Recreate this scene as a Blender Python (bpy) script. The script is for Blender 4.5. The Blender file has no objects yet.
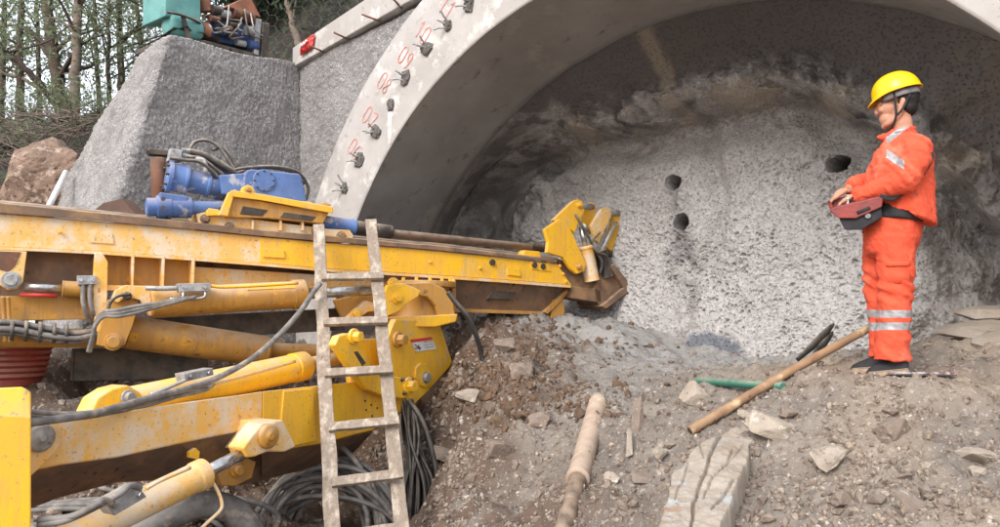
import bpy, bmesh, math, random
import numpy as np
from mathutils import Vector, Matrix
random.seed(7); RNG = np.random.default_rng(11)
SC = bpy.context.scene
COL = SC.collection
F = 760.0; CX = 500.0; CY = 263.5; PIT = 0.08; CAMZ = 1.4
CP, SP = math.cos(PIT), math.sin(PIT)

def ray(px, py):
    a = (px-CX)/F; b = -(py-CY)/F
    return np.array([a, CP-b*SP, SP+b*CP])
def P(px, py, Y):
    d = ray(px, py); t = Y/d[1]
    return np.array([d[0]*t, Y, CAMZ+d[2]*t])
def pix(p):
    x, y, z = p[0], p[1], p[2]-CAMZ
    yc = y*CP+z*SP; zc = -y*SP+z*CP
    return CX+F*x/yc, CY-F*zc/yc

class Plane:
    """vertical plane through two ground-plan points; n points away from the viewer"""
    def __init__(s, A, B):
        s.o = np.array([A[0], A[1], 0.]); d = np.array([B[0]-A[0], B[1]-A[1], 0.]); s.d = d/np.linalg.norm(d)
        s.n = np.array([-s.d[1], s.d[0], 0.])
        if s.n[1] < 0: s.n = -s.n
    def hit(s, px, py, off=0.):
        d = ray(px, py); o = np.array([0, 0, CAMZ])
        t = ((s.o+s.n*off-o)@s.n)/(d@s.n)
        return o+d*t
    def sc(s, px, py, off=0.):
        return s.hit(px, py, off)[1]/F      # metres per pixel there

# ---------------------------------------------------------------- noise
def _h(ix, iy, iz, s):
    n = (ix.astype(np.int64)*73856093) ^ (iy.astype(np.int64)*19349663) ^ (iz.astype(np.int64)*83492791) ^ (s*2654435761)
    n = (n ^ (n >> 13))*1274126177 & 0xffffffff
    return (n ^ (n >> 16)) & 0xffff
def noise(p, s=0):
    p = np.asarray(p, float); i = np.floor(p).astype(np.int64); f = p-i; u = f*f*f*(f*(f*6-15)+10)
    r = 0
    for dx in (0, 1):
        for dy in (0, 1):
            for dz in (0, 1):
                h = _h(i[..., 0]+dx, i[..., 1]+dy, i[..., 2]+dz, s)
                a = h/65536.*2*np.pi; zz = ((h*7919) & 0xffff)/32768.-1; q = np.sqrt(np.maximum(0, 1-zz*zz))
                g = (f[..., 0]-dx)*np.cos(a)*q+(f[..., 1]-dy)*np.sin(a)*q+(f[..., 2]-dz)*zz
                w = (u[..., 0] if dx else 1-u[..., 0])*(u[..., 1] if dy else 1-u[..., 1])*(u[..., 2] if dz else 1-u[..., 2])
                r = r+g*w
    return r*1.6
def fbm(p, oct=4, s=0, gain=.5):
    r = 0; a = 1.; q = np.asarray(p, float)
    for k in range(oct):
        r = r+a*noise(q, s+k); a *= gain; q = q*2.03+17.1
    return r
def ridged(p, oct=4, s=0):
    r = 0; a = 1.; q = np.asarray(p, float)
    for k in range(oct):
        r = r+a*(1-2*np.abs(noise(q, s+k))); a *= .5; q = q*2.05+9.7
    return r/2
def worley(p, s=0):
    p = np.asarray(p, float); i = np.floor(p).astype(np.int64); best = np.full(p.shape[:-1], 9.); rad = np.zeros(p.shape[:-1])
    for dx in (-1, 0, 1):
        for dy in (-1, 0, 1):
            for dz in (-1, 0, 1):
                a, b_, c = i[..., 0]+dx, i[..., 1]+dy, i[..., 2]+dz; h1 = _h(a, b_, c, s)/65536.; h2 = _h(a, b_, c, s+1)/65536.; h3 = _h(a, b_, c, s+2)/65536.
                d = np.sqrt((a+h1-p[..., 0])**2+(b_+h2-p[..., 1])**2+(c+h3-p[..., 2])**2); m = d < best; rad = np.where(m, (h1*7.13+h2*3.7) % 1., rad); best = np.where(m, d, best)
    return best, rad
def sst(a, b, x):
    t = np.clip((x-a)/(b-a), 0, 1); return t*t*(3-2*t)

# ---------------------------------------------------------------- mesh building
class MB:
    def __init__(s): s.v = []; s.f = []; s.m = []; s.n = 0; s.sm = []
    def add(s, v, f, m=0, smooth=False):
        v = np.asarray(v, float).reshape(-1, 3); s.v.append(v)
        for q in f: s.f.append(tuple(i+s.n for i in q)); s.m.append(m); s.sm.append(smooth)
        s.n += len(v); return s
    def box(s, c, size, axes=None, m=0, taper=1.):
        ax = np.eye(3) if axes is None else np.array(axes, float)
        h = np.array(size)/2; v = []
        for k in (-1, 1):
            for i, j in ((-1, -1), (1, -1), (1, 1), (-1, 1)):
                t = taper if k > 0 else 1
                v.append(np.array(c)+ax[0]*h[0]*i*t+ax[1]*h[1]*j*t+ax[2]*h[2]*k)
        return s.add(v, [(3, 2, 1, 0), (4, 5, 6, 7), (0, 1, 5, 4), (1, 2, 6, 5), (2, 3, 7, 6), (3, 0, 4, 7)], m)
    def tube(s, pts, r, seg=10, m=0, cap=True, flat=1., smooth=True):
        pts = np.asarray(pts, float); n = len(pts); r = np.broadcast_to(np.asarray(r, float), (n,))
        T = np.gradient(pts, axis=0); T /= (np.linalg.norm(T, axis=1)[:, None]+1e-9)
        a = np.array([0, 0, 1.]) if abs(T[0][2]) < .9 else np.array([1., 0, 0])
        N = a-T[0]*(a@T[0]); N /= np.linalg.norm(N); V = []
        for i in range(n):
            N = N-T[i]*(N@T[i]); N /= np.linalg.norm(N)+1e-9; B = np.cross(T[i], N)
            for k in range(seg):
                t = 2*math.pi*k/seg; V.append(pts[i]+r[i]*(math.cos(t)*N+flat*math.sin(t)*B))
        fs = [(i*seg+k, i*seg+(k+1) % seg, (i+1)*seg+(k+1) % seg, (i+1)*seg+k) for i in range(n-1) for k in range(seg)]
        s.add(V, fs, m, smooth)
        if cap:
            b = s.n-n*seg
            s.f.append(tuple(b+k for k in reversed(range(seg)))); s.m.append(m); s.sm.append(False)
            s.f.append(tuple(b+(n-1)*seg+k for k in range(seg))); s.m.append(m); s.sm.append(False)
        return s
    def cyl(s, a, b, r, seg=20, m=0, r2=None): 
        return s.tube([a, b], [r, r if r2 is None else r2], seg, m)
    def lathe(s, c, axis, prof, seg=24, m=0, smooth=True):
        axis = np.array(axis, float); axis /= np.linalg.norm(axis)
        a = np.array([0, 0, 1.]) if abs(axis[2]) < .9 else np.array([1., 0, 0])
        N = np.cross(axis, a); N /= np.linalg.norm(N); B = np.cross(axis, N); V = []
        for h, r in prof:
            for k in range(seg):
                t = 2*math.pi*k/seg; V.append(np.array(c)+axis*h+r*(math.cos(t)*N+math.sin(t)*B))
        n = len(prof)
        s.add(V, [(i*seg+k, i*seg+(k+1) % seg, (i+1)*seg+(k+1) % seg, (i+1)*seg+k) for i in range(n-1) for k in range(seg)], m, smooth)
        b = s.n-n*seg
        s.f.append(tuple(b+k for k in reversed(range(seg)))); s.m.append(m); s.sm.append(False)
        s.f.append(tuple(b+(n-1)*seg+k for k in range(seg))); s.m.append(m); s.sm.append(False)
        return s
    def prism(s, front, vec, m=0):
        front = np.asarray(front, float); n = len(front); back = front+np.asarray(vec, float)
        return s.add(np.vstack([front, back]), [tuple(range(n)), tuple(reversed(range(n, 2*n)))]+[(i, i+n, (i+1) % n+n, (i+1) % n) for i in range(n)], m)
    def grid(s, V, ny, nx, m=0, smooth=True, mask=None):
        b = s.n; s.v.append(np.asarray(V, float).reshape(-1, 3)); s.n += ny*nx
        for j in range(ny-1):
            for i in range(nx-1):
                if mask is None or mask[j, i]:
                    s.f.append((b+j*nx+i, b+j*nx+i+1, b+(j+1)*nx+i+1, b+(j+1)*nx+i)); s.m.append(m); s.sm.append(smooth)
        return s
    def verts(s): return np.vstack(s.v)
    def build(s, name, mats, parent=None, bevel=0, seg=2, base=None, fix=True, attr=None, sub=0):
        if not isinstance(mats, (list, tuple)): mats = [mats]
        V = s.verts()
        off = np.zeros(3)
        if parent is not None: off = np.array(parent['_o'])
        elif base is not None: off = np.array(base, float)
        else:
            off = np.array([V[:, 0].mean(), V[:, 1].mean(), V[:, 2].min()])
        me = bpy.data.meshes.new(name)
        me.from_pydata((V-off).tolist(), [], s.f)
        for mt in mats: me.materials.append(mt)
        me.polygons.foreach_set('material_index', s.m); me.polygons.foreach_set('use_smooth', s.sm)
        if attr:
            for an, av in attr.items():
                at = me.attributes.new(an, 'FLOAT', 'POINT'); at.data.foreach_set('value', np.asarray(av, np.float32))
        me.update()
        if fix:
            bm = bmesh.new(); bm.from_mesh(me); bmesh.ops.recalc_face_normals(bm, faces=bm.faces); bm.to_mesh(me); bm.free()
        o = bpy.data.objects.new(name, me); COL.objects.link(o)
        if parent is not None: o.parent = parent; o['_o'] = parent['_o']
        else: o.location = off; o['_o'] = list(off)
        if bevel:
            b = o.modifiers.new('Bevel', 'BEVEL'); b.width = bevel; b.segments = seg; b.limit_method = 'ANGLE'; b.angle_limit = .6
            b.harden_normals = False
        if sub:
            b = o.modifiers.new('Sub', 'SUBSURF'); b.levels = sub; b.render_levels = sub
        return o

def gridobj(name, V, ny, nx, mat, parent=None, attr=None, mask=None, base=None):
    """fast grid mesh"""
    V = np.asarray(V, float).reshape(-1, 3)
    off = np.array(parent['_o']) if parent is not None else (V.mean(0) if base is None else np.array(base, float))
    j, i = np.mgrid[0:ny-1, 0:nx-1]; a = (j*nx+i)
    if mask is not None: a = a[mask]
    a = a.ravel(); Fq = np.stack([a, a+1, a+nx+1, a+nx], 1)
    me = bpy.data.meshes.new(name)
    me.vertices.add(len(V)); me.vertices.foreach_set('co', (V-off).astype(np.float32).ravel())
    me.loops.add(Fq.size); me.loops.foreach_set('vertex_index', Fq.astype(np.int32).ravel())
    me.polygons.add(len(Fq)); me.polygons.foreach_set('loop_start', np.arange(0, Fq.size, 4, dtype=np.int32))
    me.polygons.foreach_set('use_smooth', np.ones(len(Fq), bool))
    me.materials.append(mat)
    if attr:
        for an, av in attr.items():
            at = me.attributes.new(an, 'FLOAT', 'POINT'); at.data.foreach_set('value', np.asarray(av, np.float32).ravel())
    me.update(calc_edges=True); me.validate()
    o = bpy.data.objects.new(name, me); COL.objects.link(o)
    if parent is not None: o.parent = parent; o['_o'] = parent['_o']
    else: o.location = off; o['_o'] = list(off)
    return o
def gnormals(V):
    du = np.gradient(V, axis=1); dv = np.gradient(V, axis=0); n = np.cross(du, dv)
    return n/(np.linalg.norm(n, axis=2)[..., None]+1e-9)

def tag(o, label=None, cat=None, group=None, kind=None):
    if label: o['label'] = label
    if cat: o['category'] = cat
    if group: o['group'] = group
    if kind: o['kind'] = kind
    return o
def thing(name, loc, label, cat, group=None):
    o = bpy.data.objects.new(name, None); COL.objects.link(o); o.location = loc; o['_o'] = [float(c) for c in loc]
    o.empty_display_size = .1
    return tag(o, label, cat, group)

def spline(pts, n=8):
    pts = np.asarray(pts, float)
    if len(pts) < 3:
        return np.array([pts[0]+(pts[-1]-pts[0])*t for t in np.linspace(0, 1, n+1)])
    Pp = np.vstack([2*pts[0]-pts[1], pts, 2*pts[-1]-pts[-2]]); out = []
    for i in range(1, len(Pp)-2):
        p0, p1, p2, p3 = Pp[i-1:i+3]
        for t in np.linspace(0, 1, n, endpoint=False):
            out.append(.5*((2*p1)+(-p0+p2)*t+(2*p0-5*p1+4*p2-p3)*t*t+(-p0+3*p1-3*p2+p3)*t**3))
    out.append(pts[-1]); return np.array(out)

def rockmesh(mb, c, size, seed, n=26, rot=None, m=0, sub=2, amp=.06):
    r = np.random.default_rng(seed)
    p = r.normal(size=(n, 3)); p /= np.linalg.norm(p, axis=1)[:, None]; p = np.sign(p)*np.abs(p)**.75
    bm = bmesh.new()
    for q in p: bm.verts.new(q)
    res = bmesh.ops.convex_hull(bm, input=bm.verts)
    bmesh.ops.delete(bm, geom=[g for g in res['geom_interior'] if isinstance(g, bmesh.types.BMVert)], context='VERTS')
    bmesh.ops.triangulate(bm, faces=bm.faces)
    if sub:
        bmesh.ops.subdivide_edges(bm, edges=bm.edges, cuts=sub, use_grid_fill=True)
    bm.verts.index_update()
    v = np.array([x.co[:] for x in bm.verts]); f = [[x.index for x in g.verts] for g in bm.faces]; bm.free()
    if amp: v = v*(1+amp*fbm(v*2.5+seed, 3)[:, None])
    v = v*np.array(size)/2
    if rot is not None: v = v@np.array(Matrix.Rotation(rot[2], 3, 'Z')@Matrix.Rotation(rot[1], 3, 'Y')@Matrix.Rotation(rot[0], 3, 'X')).T
    mb.add(v+np.array(c), f, m, False); return mb

# ---------------------------------------------------------------- materials
def newmat(name):
    m = bpy.data.materials.new(name); m.use_nodes = True; nt = m.node_tree; nt.nodes.clear()
    out = nt.nodes.new('ShaderNodeOutputMaterial'); b = nt.nodes.new('ShaderNodeBsdfPrincipled')
    nt.links.new(b.outputs[0], out.inputs[0]); return m, nt, b
def srgb(r, g, b):
    f = lambda c: ((c/255+.055)/1.055)**2.4 if c > 10 else c/255/12.92
    return (f(r), f(g), f(b), 1)
def _noise(nt, co, scale, detail=5, rough=.6, dist=0.):
    n = nt.nodes.new('ShaderNodeTexNoise'); n.inputs['Scale'].default_value = scale; n.inputs['Detail'].default_value = detail
    n.inputs['Roughness'].default_value = rough; n.inputs['Distortion'].default_value = dist; nt.links.new(co, n.inputs['Vector']); return n.outputs['Fac']
def _ramp(nt, fac, a, b):
    r = nt.nodes.new('ShaderNodeMapRange'); r.inputs['From Min'].default_value = a; r.inputs['From Max'].default_value = b
    nt.links.new(fac, r.inputs['Value']); return r.outputs[0]
def _mix(nt, fac, a, b):
    x = nt.nodes.new('ShaderNodeMix'); x.data_type = 'RGBA'
    if isinstance(fac, (int, float)): x.inputs['Factor'].default_value = fac
    else: nt.links.new(fac, x.inputs['Factor'])
    for s, k in ((a, 'A'), (b, 'B')):
        i = [q for q in x.inputs if q.name == k and q.type == 'RGBA'][0]
        if isinstance(s, tuple): i.default_value = s
        else: nt.links.new(s, i)
    return [q for q in x.outputs if q.type == 'RGBA'][0]
def _math(nt, op, a, b):
    x = nt.nodes.new('ShaderNodeMath'); x.operation = op
    for k, s in enumerate((a, b)):
        if isinstance(s, (int, float)): x.inputs[k].default_value = s
        else: nt.links.new(s, x.inputs[k])
    return x.outputs[0]
def mat(name, base, var=None, scale=3., span=(.4, .62), rough=.6, metal=0., layers=(), dust=None, bumps=((.3, 40., .01),), attrs=(), stretch=None, late=False, streak=None, pores=None):
    """base/var mixed by noise; layers (colour, scale, lo, hi) of noise-cut blotches; dust (colour, scale, amount) settles on upward faces;
    attrs (attribute, colour) per-vertex masks for stains, painted light and shade; bumps (strength, scale, distance)"""
    m, nt, b = newmat(name)
    tc = nt.nodes.new('ShaderNodeTexCoord'); co = tc.outputs['Object']
    if stretch:
        mp = nt.nodes.new('ShaderNodeMapping'); mp.inputs['Scale'].default_value = stretch; nt.links.new(co, mp.inputs['Vector']); co = mp.outputs[0]
    c = _mix(nt, _ramp(nt, _noise(nt, co, scale), *span), base, var or base)
    def at_(c):
      for at, col in attrs:
        a = nt.nodes.new('ShaderNodeAttribute'); a.attribute_name = at; c = _mix(nt, a.outputs['Fac'], c, col)
      return c
    if not late: c = at_(c)
    for col, s, lo, hi in layers:
        c = _mix(nt, _ramp(nt, _noise(nt, co, s, 4, .65), lo, hi), c, col)
    if streak:
        mp = nt.nodes.new('ShaderNodeMapping'); mp.inputs['Scale'].default_value = (14, 14, 1.6); nt.links.new(tc.outputs['Object'], mp.inputs['Vector'])
        c = _mix(nt, _math(nt, 'MULTIPLY', _ramp(nt, _noise(nt, mp.outputs[0], 1.5, 5, .7), .5, .7), streak[1]), c, streak[0])
    if late: c = at_(c)
    if dust:
        g = nt.nodes.new('ShaderNodeNewGeometry'); sp = nt.nodes.new('ShaderNodeSeparateXYZ'); nt.links.new(g.outputs['Normal'], sp.inputs[0])
        up = _ramp(nt, sp.outputs['Z'], -.1, .8)
        am = _math(nt, 'MULTIPLY', _ramp(nt, _noise(nt, co, dust[1], 5), .3, .6), up); am = _math(nt, 'MULTIPLY', am, dust[2])
        c = _mix(nt, am, c, dust[0])
    nt.links.new(c, b.inputs['Base Color']); b.inputs['Roughness'].default_value = rough; b.inputs['Metallic'].default_value = metal
    prev = None
    if pores:
        vo = nt.nodes.new('ShaderNodeTexVoronoi'); vo.inputs['Scale'].default_value = pores[0]; nt.links.new(co, vo.inputs['Vector'])
        bp = nt.nodes.new('ShaderNodeBump'); bp.inputs['Strength'].default_value = 1.; bp.inputs['Distance'].default_value = pores[1]
        nt.links.new(_ramp(nt, vo.outputs['Distance'], .12, .42), bp.inputs['Height']); prev = bp.outputs[0]
    for st, s, d in bumps:
        bp = nt.nodes.new('ShaderNodeBump'); bp.inputs['Strength'].default_value = st; bp.inputs['Distance'].default_value = d
        nt.links.new(_noise(nt, co, s, 6, .65), bp.inputs['Height'])
        if prev: nt.links.new(prev, bp.inputs['Normal'])
        prev = bp.outputs[0]
    if prev: nt.links.new(prev, b.inputs['Normal'])
    return m
DUST = srgb(205, 188, 165)
MUD = srgb(128, 104, 80)
M = {}
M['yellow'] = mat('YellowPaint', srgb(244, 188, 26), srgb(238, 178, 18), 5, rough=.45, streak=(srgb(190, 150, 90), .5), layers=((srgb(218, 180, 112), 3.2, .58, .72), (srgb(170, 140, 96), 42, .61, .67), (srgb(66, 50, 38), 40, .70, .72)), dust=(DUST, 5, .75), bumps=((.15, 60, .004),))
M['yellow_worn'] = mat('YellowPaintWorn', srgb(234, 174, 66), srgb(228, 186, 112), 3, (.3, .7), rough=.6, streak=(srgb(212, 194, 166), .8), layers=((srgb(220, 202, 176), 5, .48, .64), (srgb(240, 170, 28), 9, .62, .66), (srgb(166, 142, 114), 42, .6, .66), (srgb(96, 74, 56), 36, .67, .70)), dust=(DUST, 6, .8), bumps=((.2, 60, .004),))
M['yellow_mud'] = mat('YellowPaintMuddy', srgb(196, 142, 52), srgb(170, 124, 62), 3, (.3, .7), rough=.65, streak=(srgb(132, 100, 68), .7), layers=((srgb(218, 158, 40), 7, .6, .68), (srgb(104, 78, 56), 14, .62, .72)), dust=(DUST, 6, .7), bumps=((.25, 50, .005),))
M['brown_steel'] = mat('MuddyShadedSteel', srgb(128, 98, 76), srgb(104, 84, 70), 5, rough=.75, layers=((srgb(146, 112, 76), 4, .5, .65), (srgb(64, 50, 42), 14, .6, .7)), dust=(DUST, 8, .5), bumps=((.3, 50, .005),))  # muddy steel; the same brown also paints shade on undersides
M['dark_steel'] = mat('DarkSteel', srgb(58, 54, 52), srgb(84, 74, 66), 8, rough=.6, metal=.3, dust=(DUST, 8, .5))
M['rust'] = mat('RustySteel', srgb(118, 74, 52), srgb(92, 66, 54), 7, rough=.75, metal=.1, layers=((srgb(150, 118, 90), 9, .55, .65),), dust=(DUST, 8, .4))
M['rod'] = mat('DrillRodSteel', srgb(124, 100, 84), srgb(96, 82, 74), 9, rough=.55, metal=.3, dust=(DUST, 10, .5))
M['chrome'] = mat('ChromeRod', srgb(196, 196, 198), srgb(160, 158, 156), 20, rough=.28, metal=.9, layers=((srgb(130, 110, 92), 18, .6, .7),), bumps=((.05, 80, .002),))
M['grey_metal'] = mat('GalvanisedBlock', srgb(172, 174, 176), srgb(140, 140, 142), 18, rough=.5, metal=.35, layers=((srgb(120, 104, 88), 22, .6, .68),), dust=(DUST, 10, .5))
M['blue'] = mat('BluePaint', srgb(88, 120, 176), srgb(70, 100, 156), 6, rough=.5, layers=((srgb(168, 172, 186), 7, .58, .66), (srgb(70, 60, 54), 16, .66, .7)), dust=(DUST, 6, .35), bumps=((.12, 60, .004),))
M['rubber'] = mat('HoseRubber', srgb(62, 60, 60), srgb(88, 84, 80), 14, rough=.7, dust=(DUST, 12, .6), bumps=((.4, 120, .003),))
M['hose_grey'] = mat('MuddyHose', srgb(134, 130, 126), srgb(104, 100, 98), 12, rough=.75, layers=((srgb(160, 148, 134), 8, .55, .65),), bumps=((.4, 120, .003),))
M['hose_black'] = mat('BlackHose', srgb(36, 36, 38), srgb(52, 50, 50), 14, rough=.5, dust=(DUST, 12, .3), bumps=((.3, 120, .003),))
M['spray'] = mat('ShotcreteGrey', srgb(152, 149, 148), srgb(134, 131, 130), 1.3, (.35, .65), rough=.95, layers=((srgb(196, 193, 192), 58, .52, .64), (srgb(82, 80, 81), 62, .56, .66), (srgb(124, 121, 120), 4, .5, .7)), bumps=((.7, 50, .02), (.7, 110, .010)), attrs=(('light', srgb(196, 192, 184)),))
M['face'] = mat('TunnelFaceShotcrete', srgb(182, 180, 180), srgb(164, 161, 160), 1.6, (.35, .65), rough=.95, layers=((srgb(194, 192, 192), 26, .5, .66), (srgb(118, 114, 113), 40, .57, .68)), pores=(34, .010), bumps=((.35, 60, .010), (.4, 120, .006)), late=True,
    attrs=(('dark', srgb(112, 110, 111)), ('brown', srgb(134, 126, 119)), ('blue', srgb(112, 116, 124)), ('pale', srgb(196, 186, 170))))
M['ground'] = mat('MuckGround', srgb(142, 133, 123), srgb(120, 111, 103), 2.2, (.35, .65), rough=.95, attrs=(('slurry', srgb(138, 134, 129)), ('brown', srgb(96, 75, 60)), ('tan', srgb(160, 144, 126)), ('sprayed', srgb(158, 157, 156))),
    layers=((srgb(176, 164, 152), 18, .58, .68), (srgb(84, 66, 52), 12, .56, .7), (srgb(196, 188, 178), 60, .62, .68)), bumps=((.8, 30, .025), (.7, 90, .012)))
M['hill'] = mat('HillEarth', srgb(60, 52, 45), srgb(42, 42, 37), 1.5, rough=.95, layers=((srgb(70, 78, 56), 5, .5, .62), (srgb(110, 96, 82), 14, .6, .7)), bumps=((1., 8, .08), (.8, 40, .03)))
M['concrete'] = mat('ArchConcrete', srgb(184, 180, 177), srgb(168, 163, 159), 2.2, (.35, .65), rough=.85, layers=((srgb(150, 142, 136), 7, .6, .72), (srgb(204, 201, 197), 4, .55, .66), (srgb(112, 104, 98), 45, .655, .70)), bumps=((.25, 14, .01), (.2, 90, .004)))
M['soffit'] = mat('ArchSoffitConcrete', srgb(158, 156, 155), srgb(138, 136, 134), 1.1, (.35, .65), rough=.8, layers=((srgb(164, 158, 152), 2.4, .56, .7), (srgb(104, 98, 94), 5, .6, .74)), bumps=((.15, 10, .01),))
M['plaster'] = mat('GreyPlug', srgb(120, 116, 112), srgb(90, 86, 84), 30, rough=.95, bumps=((1., 60, .02),))
M['redpaint'] = mat('RedPaintMark', srgb(220, 130, 122), srgb(226, 160, 152), 20, rough=.9, bumps=())
M['white'] = mat('WhitePlastic', srgb(226, 226, 224), srgb(206, 204, 202), 8, rough=.5)
M['red'] = mat('RedPlastic', srgb(196, 44, 42), srgb(206, 70, 64), 12, rough=.5)
M['rock'] = mat('GreyRock', srgb(172, 160, 146), srgb(150, 138, 124), 6, (.38, .6), rough=.9, layers=((srgb(196, 188, 178), 9, .54, .64), (srgb(96, 82, 70), 30, .62, .7)), bumps=((.7, 26, .02), (.5, 90, .008)))
M['rock_mud'] = mat('MuddyRock', srgb(114, 92, 74), srgb(90, 72, 58), 6, rough=.95, layers=((srgb(150, 138, 126), 12, .58, .66),), bumps=((.8, 26, .02), (.5, 90, .008)))
M['rock_brown'] = mat('BrownRock', srgb(140, 126, 114), srgb(116, 103, 93), 6, rough=.95, layers=((srgb(176, 158, 140), 12, .55, .66),), bumps=((.8, 26, .02), (.5, 90, .008)))
M['slab'] = mat('SlabRock', srgb(166, 156, 144), srgb(150, 137, 122), 4, (.38, .6), rough=.9, layers=((srgb(166, 168, 166), 6, .54, .66), (srgb(152, 128, 108), 5, .56, .68), (srgb(104, 92, 82), 40, .64, .7)), bumps=((.6, 12, .02), (.5, 70, .008)))
M['wood'] = mat('OldGreyWood', srgb(156, 142, 127), srgb(130, 116, 103), 5, (.3, .7), rough=.85, layers=((srgb(196, 184, 168), 1.6, .5, .7), (srgb(104, 90, 80), 7, .6, .72)), bumps=((.7, 12, .006),), stretch=(9, 9, .8))
M['pole'] = mat('StainedPole', srgb(158, 128, 98), srgb(132, 102, 78), 5, rough=.7, layers=((srgb(206, 176, 140), 7, .54, .66), (srgb(86, 60, 44), 22, .62, .7)), bumps=((.4, 40, .006),))
M['tanpipe'] = mat('MudCoatedTube', srgb(180, 160, 142), srgb(158, 138, 120), 6, rough=.75, layers=((srgb(212, 192, 170), 8, .54, .66), (srgb(100, 78, 62), 26, .66, .71)), bumps=((.3, 50, .004),))
M['greenpipe'] = mat('GreenPlastic', srgb(40, 110, 92), srgb(56, 120, 104), 10, rough=.45, dust=(DUST, 8, .4))
M['teal'] = mat('TealPaint', srgb(104, 160, 156), srgb(84, 140, 138), 5, rough=.55, layers=((srgb(140, 122, 100), 9, .62, .7),))
M['engine_blue'] = mat('EngineBlue', srgb(58, 84, 136), srgb(48, 62, 92), 8, rough=.6, layers=((srgb(50, 44, 42), 10, .56, .62),))
M['orange_dirty'] = mat('OrangeBrown', srgb(160, 106, 80), srgb(126, 84, 66), 8, rough=.75)
M['cardboard'] = mat('BrownSheet', srgb(92, 70, 60), srgb(104, 82, 70), 6, rough=.85)
M['bucket'] = mat('RedBrownPlastic', srgb(152, 62, 50), srgb(134, 56, 46), 6, rough=.6, dust=(DUST, 6, .5))
M['bark'] = mat('TreeBark', srgb(92, 78, 68), srgb(66, 58, 52), 8, rough=.95, bumps=((.8, 20, .02),))
M['bark_pale'] = mat('PaleBark', srgb(134, 118, 106), srgb(108, 98, 92), 8, rough=.95, bumps=((.6, 20, .02),))
M['net'] = mat('NetWire', srgb(92, 92, 92), rough=.6, metal=.3, bumps=())
def leafmat(name, a, b_):
    m, nt, b = newmat(name); tc = nt.nodes.new('ShaderNodeTexCoord')
    c = _mix(nt, _ramp(nt, _noise(nt, tc.outputs['Object'], 2.5), .4, .6), a, b_); nt.links.new(c, b.inputs['Base Color']); b.inputs['Roughness'].default_value = .6
    t = nt.nodes.new('ShaderNodeBsdfTranslucent'); nt.links.new(c, t.inputs[0]); x = nt.nodes.new('ShaderNodeMixShader'); x.inputs[0].default_value = .45
    nt.links.new(b.outputs[0], x.inputs[1]); nt.links.new(t.outputs[0], x.inputs[2]); nt.links.new(x.outputs[0], [n for n in nt.nodes if n.type == 'OUTPUT_MATERIAL'][0].inputs[0]); return m
M['leaf'] = leafmat('LeafGreen', srgb(112, 128, 92), srgb(142, 152, 122))  # leaf tone brightened in place of haze
M['leaf_dark'] = leafmat('LeafDark', srgb(48, 66, 44), srgb(74, 90, 60))

M['runs'] = mat('GroutRun', srgb(212, 210, 208), srgb(190, 186, 182), 9, rough=.8)
# ================================================================ camera, light
cam = bpy.data.cameras.new('Camera'); co = bpy.data.objects.new('Camera', cam); COL.objects.link(co)
co.location = (0, 0, CAMZ); co.rotation_euler = (math.pi/2+PIT, 0, 0); cam.sensor_width = 36; cam.lens = 36*F/1000; cam.clip_end = 3000; cam.clip_start = .05
SC.camera = co
w = bpy.data.worlds.new('World'); SC.world = w; w.use_nodes = True; nt = w.node_tree
bg = nt.nodes['Background']; sky = nt.nodes.new('ShaderNodeTexSky'); sky.sky_type = 'NISHITA'; sky.sun_disc = False
SEL, SAZ = math.radians(36), math.radians(-150)     # sun behind the viewer, a little to the left
sky.sun_elevation = SEL; sky.sun_rotation = SAZ; sky.air_density = 1.; sky.dust_density = 4.; sky.ozone_density = 1.
cl = _mix(nt, .62, sky.outputs[0], (7.6, 7.8, 8.2, 1))     # thin bright overcast over the sky
nt.links.new(cl, bg.inputs[0]); bg.inputs[1].default_value = .15
sl = bpy.data.lights.new('Sun', 'SUN'); sl.energy = 1.3; sl.angle = math.radians(22); sl.color = (1, .97, .94)
so = bpy.data.objects.new('Sun', sl); COL.objects.link(so)
sd = Vector((math.sin(SAZ)*math.cos(SEL), math.cos(SAZ)*math.cos(SEL), math.sin(SEL)))
so.rotation_euler = sd.to_track_quat('Z', 'Y').to_euler(); so.location = (0, 0, 20)
SC.view_settings.view_transform = 'Standard'; SC.view_settings.look = 'None'; SC.view_settings.gamma = 1; SC.view_settings.exposure = EXPO = .82

# ================================================================ tunnel frame: U along the portal plane, A into the hill
TH = .7
U = np.array([math.cos(TH), -math.sin(TH), 0]); A = np.array([math.sin(TH), math.cos(TH), 0])
PZ = np.array([(340-500)/F*8, 8, 0.])
def W(u, w, z): return PZ+U*u+A*w+np.array([0, 0, z])
def Wv(u, w, z): return PZ+u[..., None]*U+w[..., None]*A+z[..., None]*np.array([0, 0, 1.])
def hitw(px, py, w):
    d = ray(px, py); t = ((PZ+A*w)@A)/(d@A); p = d*t; p[2] += CAMZ
    q = p-PZ; return q@U, p[2]
inn = [(355,219),(391,149),(422,99),(470,46.5),(500,20),(529,0),(946,0),(1000,31.5)]
rear = [(433,231),(465,172),(500,135),(539,93),(585,57),(620,38.5),(700,10),(880,1.5),(934,19.5),(979,34.5),(1000,42)]
outr = [(316,197),(358,100),(380,62.5),(406.6,18.6),(420,0)]
LA = 1.3
def fitcirc(pts, w):
    q = np.array([hitw(x, y, w) for x, y in pts]); Mx = np.c_[2*q, np.ones(len(q))]; s = np.linalg.lstsq(Mx, (q**2).sum(1), rcond=None)[0]
    return s[0], s[1], math.sqrt(s[2]+s[0]**2+s[1]**2)
CU, CZ, R1 = fitcirc(inn, 0)
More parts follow.
